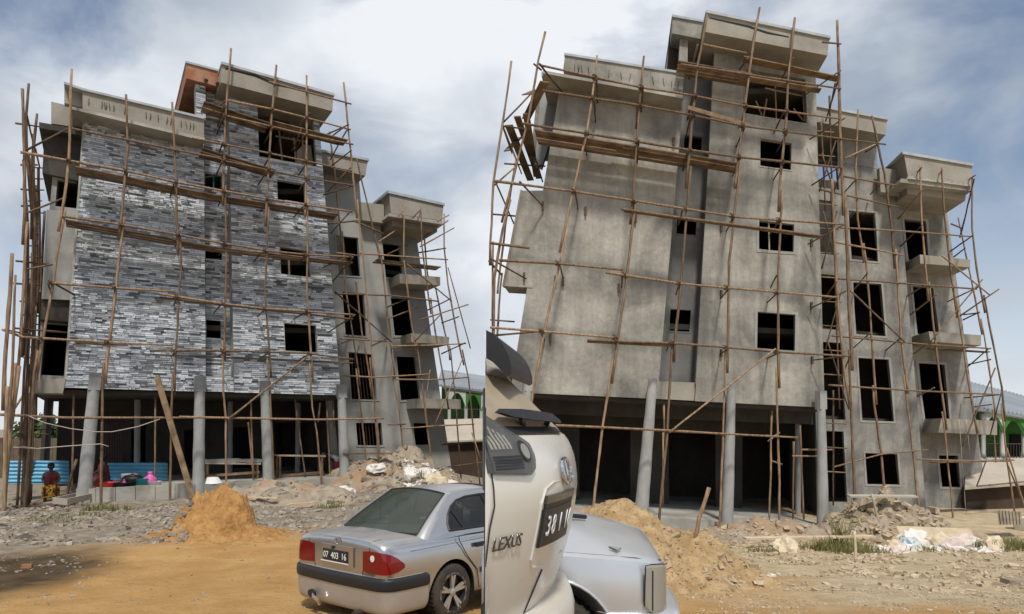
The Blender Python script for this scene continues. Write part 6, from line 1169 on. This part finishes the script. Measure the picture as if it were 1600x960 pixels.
# ================================================================== NEIGHBOURING HOUSES, FENCE, TREES
def arcade_house(label, x0, x1, yr0, yr1, ye0, ye1, yg, yf, Y, cols, base, dx):
    h = thing('house', label, 'house', at((x0 + x1) / 2, yf + 40, Y)); D = Vector((dx, 9, 0))
    mb = MB(); A, B_, C_, D_ = at(x0, yr0, Y + 4), at(x1, yr1, Y + 4), at(x1 + 6, ye1, Y - 1), at(x0 - 6, ye0, Y - 1); mb.prism([A, B_, C_, D_], (0, 0, -.12)); rf_ = put('roof', mb, 'roof_grey', h)
    mb = MB()
    for k in range(26): t = k / 25; mb.bar(A.lerp(B_, t) + Vector((0, -.02, .02)), D_.lerp(C_, t) + Vector((0, 0, .02)), .06, .04)
    put('roof_rib', mb, 'roof_grey', rf_)
    mb = MB(); mb.prism([at(x0, ye0, Y - .9), at(x1, ye1, Y - .9), at(x1, ye1 + 6, Y - .9), at(x0, ye0 + 6, Y - .9)], (0, .2, 0)); put('fascia', mb, 'house_white', h)
    mb = MB(); mb.prism([at(x0, ye0 + 2, Y + 1.6), at(x1, ye1 + 2, Y + 1.6), at(x1, yf + 60, Y + 1.6), at(x0, yf + 60, Y + 1.6)], (0, .3, 0)); put('wall', mb, 'house_green', h)
    n = len(cols); ypx = lambda x, dy: lerp(ye0, ye1, (x - x0) / (x1 - x0)) + dy
    for i in range(n - 1):                                     # arches with white lace spandrels
        a, b = cols[i], cols[i + 1]; top = [(lerp(a, b, k / 12), ypx(lerp(a, b, k / 12), 7)) for k in range(13)]; low = [(lerp(a, b, k / 12), ypx(lerp(a, b, k / 12), 7 + 3 + 22 * abs(2 * k / 12 - 1) ** 2.2)) for k in range(13)]
        mb = MB(); mb.grid([[at(*p, Y - .7) for p in top], [at(*p, Y - .7) for p in low]]); ar = put('arch_spandrel', mb, 'house_white' if i % 2 == 0 else 'house_green', h)
        s = ar.modifiers.new('t', 'SOLIDIFY'); s.thickness = .15; applied(ar)
        mb = MB(); mb.tube([at(x, y, Y - .8) for x, y in low], .05, 5); put('arch_edge', mb, 'house_green', ar)
    for x in cols:
        mb = MB(); p, q = at(x, ypx(x, 8), Y - .7), at(x, yf, Y - .7); mb.lathe([(.13, q.z - p.z), (.11, q.z - p.z + .3), (.11, -.3), (.15, -.2), (.15, 0)], p, 12); put('column', mb, 'house_white', h, smooth=True)
    mb = MB()
    for k in range(34): x = lerp(x0, x1, k / 33); mb.tube([at(x, yf - 22, Y - .7), at(x, yf, Y - .7)], .018, 4)
    mb.tube([at(x0, yf - 22, Y - .7), at(x1, yf - 22, Y - .7)], .03, 5); put('railing', mb, 'steel_bar', h)
    mb = MB(); mb.prism([at(x0, yf, Y - .8), at(x1, yf, Y - .8), at(x1, yf + 5, Y - .8), at(x0, yf + 5, Y - .8)], (0, 2.3, 0)); put('balcony_slab', mb, 'house_white', h)
    w0 = lerp(x0, x1, .55); mb = MB(); mb.box(at(w0, yf - 14, Y + 1.58), 1.0, .1, 1.5); wn = put('window', mb, 'window_dark', h)
    mb = MB(); mb.prism([at(x0 - 4, base[0], Y - 1.2), at(x1 + 3, base[1], Y - 1.2), at(x1 + 3, base[2], Y - 3), at(x0 - 4, base[3], Y - 3)], (0, 0, -.1)); put('lean_to_roof', mb, 'cream_sheet', h)
    mb = MB(); mb.prism([at(x0 - 2, base[3] + 1, Y - 2.6), at(x1, base[2] + 1, Y - 2.6), at(x1, base[2] + 120, Y - 2.6), at(x0 - 2, base[3] + 120, Y - 2.6)], (0, .3, 0)); put('lean_to_wall', mb, 'dark_brown', h)
arcade_house('green house with white arches and grey roof behind the clad building', 690, 815, 578, 596, 601, 618, 0, 662, 46, [702, 728, 752, 778, 806], (656, 652, 684, 690), -2)
arcade_house('green balcony house with grey roof at the right edge, behind the bare building', 1512, 1660, 596, 634, 634, 660, 0, 716, 33, [1536, 1566, 1600, 1640], (726, 708, 750, 762), 2)
fn = thing('fence', 'brown board fence behind the seated person at the far left', 'fence', at(40, 725, 33))
for k in range(15): x0 = -30 + k * 8.6; mb = MB(); mb.prism([at(x0, 684 + (k * 7 % 3), 33), at(x0 + 8.2, 684 + (k * 7 % 3), 33), at(x0 + 8.2, 752, 33), at(x0, 752, 33)], (0, .05, 0)); put('board', mb, 'fence_brown', fn)
mb = MB()
for y in (696, 735): mb.bar(at(-30, y, 33.1), at(100, y, 33.1), .06, .12)
put('rail', mb, 'fence_brown', fn)
def tree(label, x, y, Y, r, n=900):
    b = at(x, y, Y); t = thing('tree', label, 'tree', (b.x, b.y, gz(b.x, b.y))); g0 = gz(b.x, b.y); mb = MB(); mb.tube([(b.x, Y, g0 - .3), (b.x + .1, Y, g0 + (b.z - g0) * .5), (b.x, Y, b.z)], [.22, .16, .1], 8)
    for k in range(6): a = k * 1.05; mb.tube([(b.x, Y, b.z - r * .8), (b.x + math.cos(a) * r * .6, Y + math.sin(a) * r * .6, b.z + r * .3)], [.07, .03], 5)
    put('trunk', mb, 'bark', t, smooth=True); mb = MB()
    for k in range(n):
        d = Vector((random.gauss(0, 1), random.gauss(0, 1), random.gauss(0, .8))).normalized(); p = Vector((b.x, Y, b.z)) + d * r * (.45 + .6 * random.random()) * (1 + .4 * fb(d.x * 2, d.y * 2, d.z * 2)); s = random.uniform(.12, .28); q = Vector((random.gauss(0, 1), random.gauss(0, 1), random.gauss(0, 1))).normalized(); e = q.orthogonal().normalized() * s; f = q.cross(e)
        mb.add([p - e, p + f * .5, p + e, p - f * .5], [(0, 1, 2, 3)])
    o = put('crown', mb, 'leaf_green', t, fix=False)
tree('dark green tree showing over the brown fence', 62, 678, 40, 1.2); tree('small bush at the right edge by the lean-to wall', 1600, 735, 34, .8, 500); pass
bd = thing('corrugated_board', 'upright grey board leaning by the bare building at right', 'board', at(1577, 818, 24)); mb = MB(); mb.grid([[at(1558 + k * .75, 798 + .04 * k, 24 + .05 * math.sin(k * .9)) for k in range(52)], [at(1561 + k * .72, 820, 23.6 + .05 * math.sin(k * .9)) for k in range(52)]]); o = put('board', mb, 'soil_heap', bd)
mb = MB(); mb.lathe([(.01, 0), (.19, 0), (.25, .45), (.26, .46), (.22, .45), (.17, .03), (.01, .03)], (0, 0, 0), 14); o = put('bucket', mb, 'plastic_white', smooth=True); q = at(1594, 818, 25); o.location = (q.x, q.y, surf(q.x, q.y)); tag(o, 'white bucket beside the upright grey board', 'bucket')
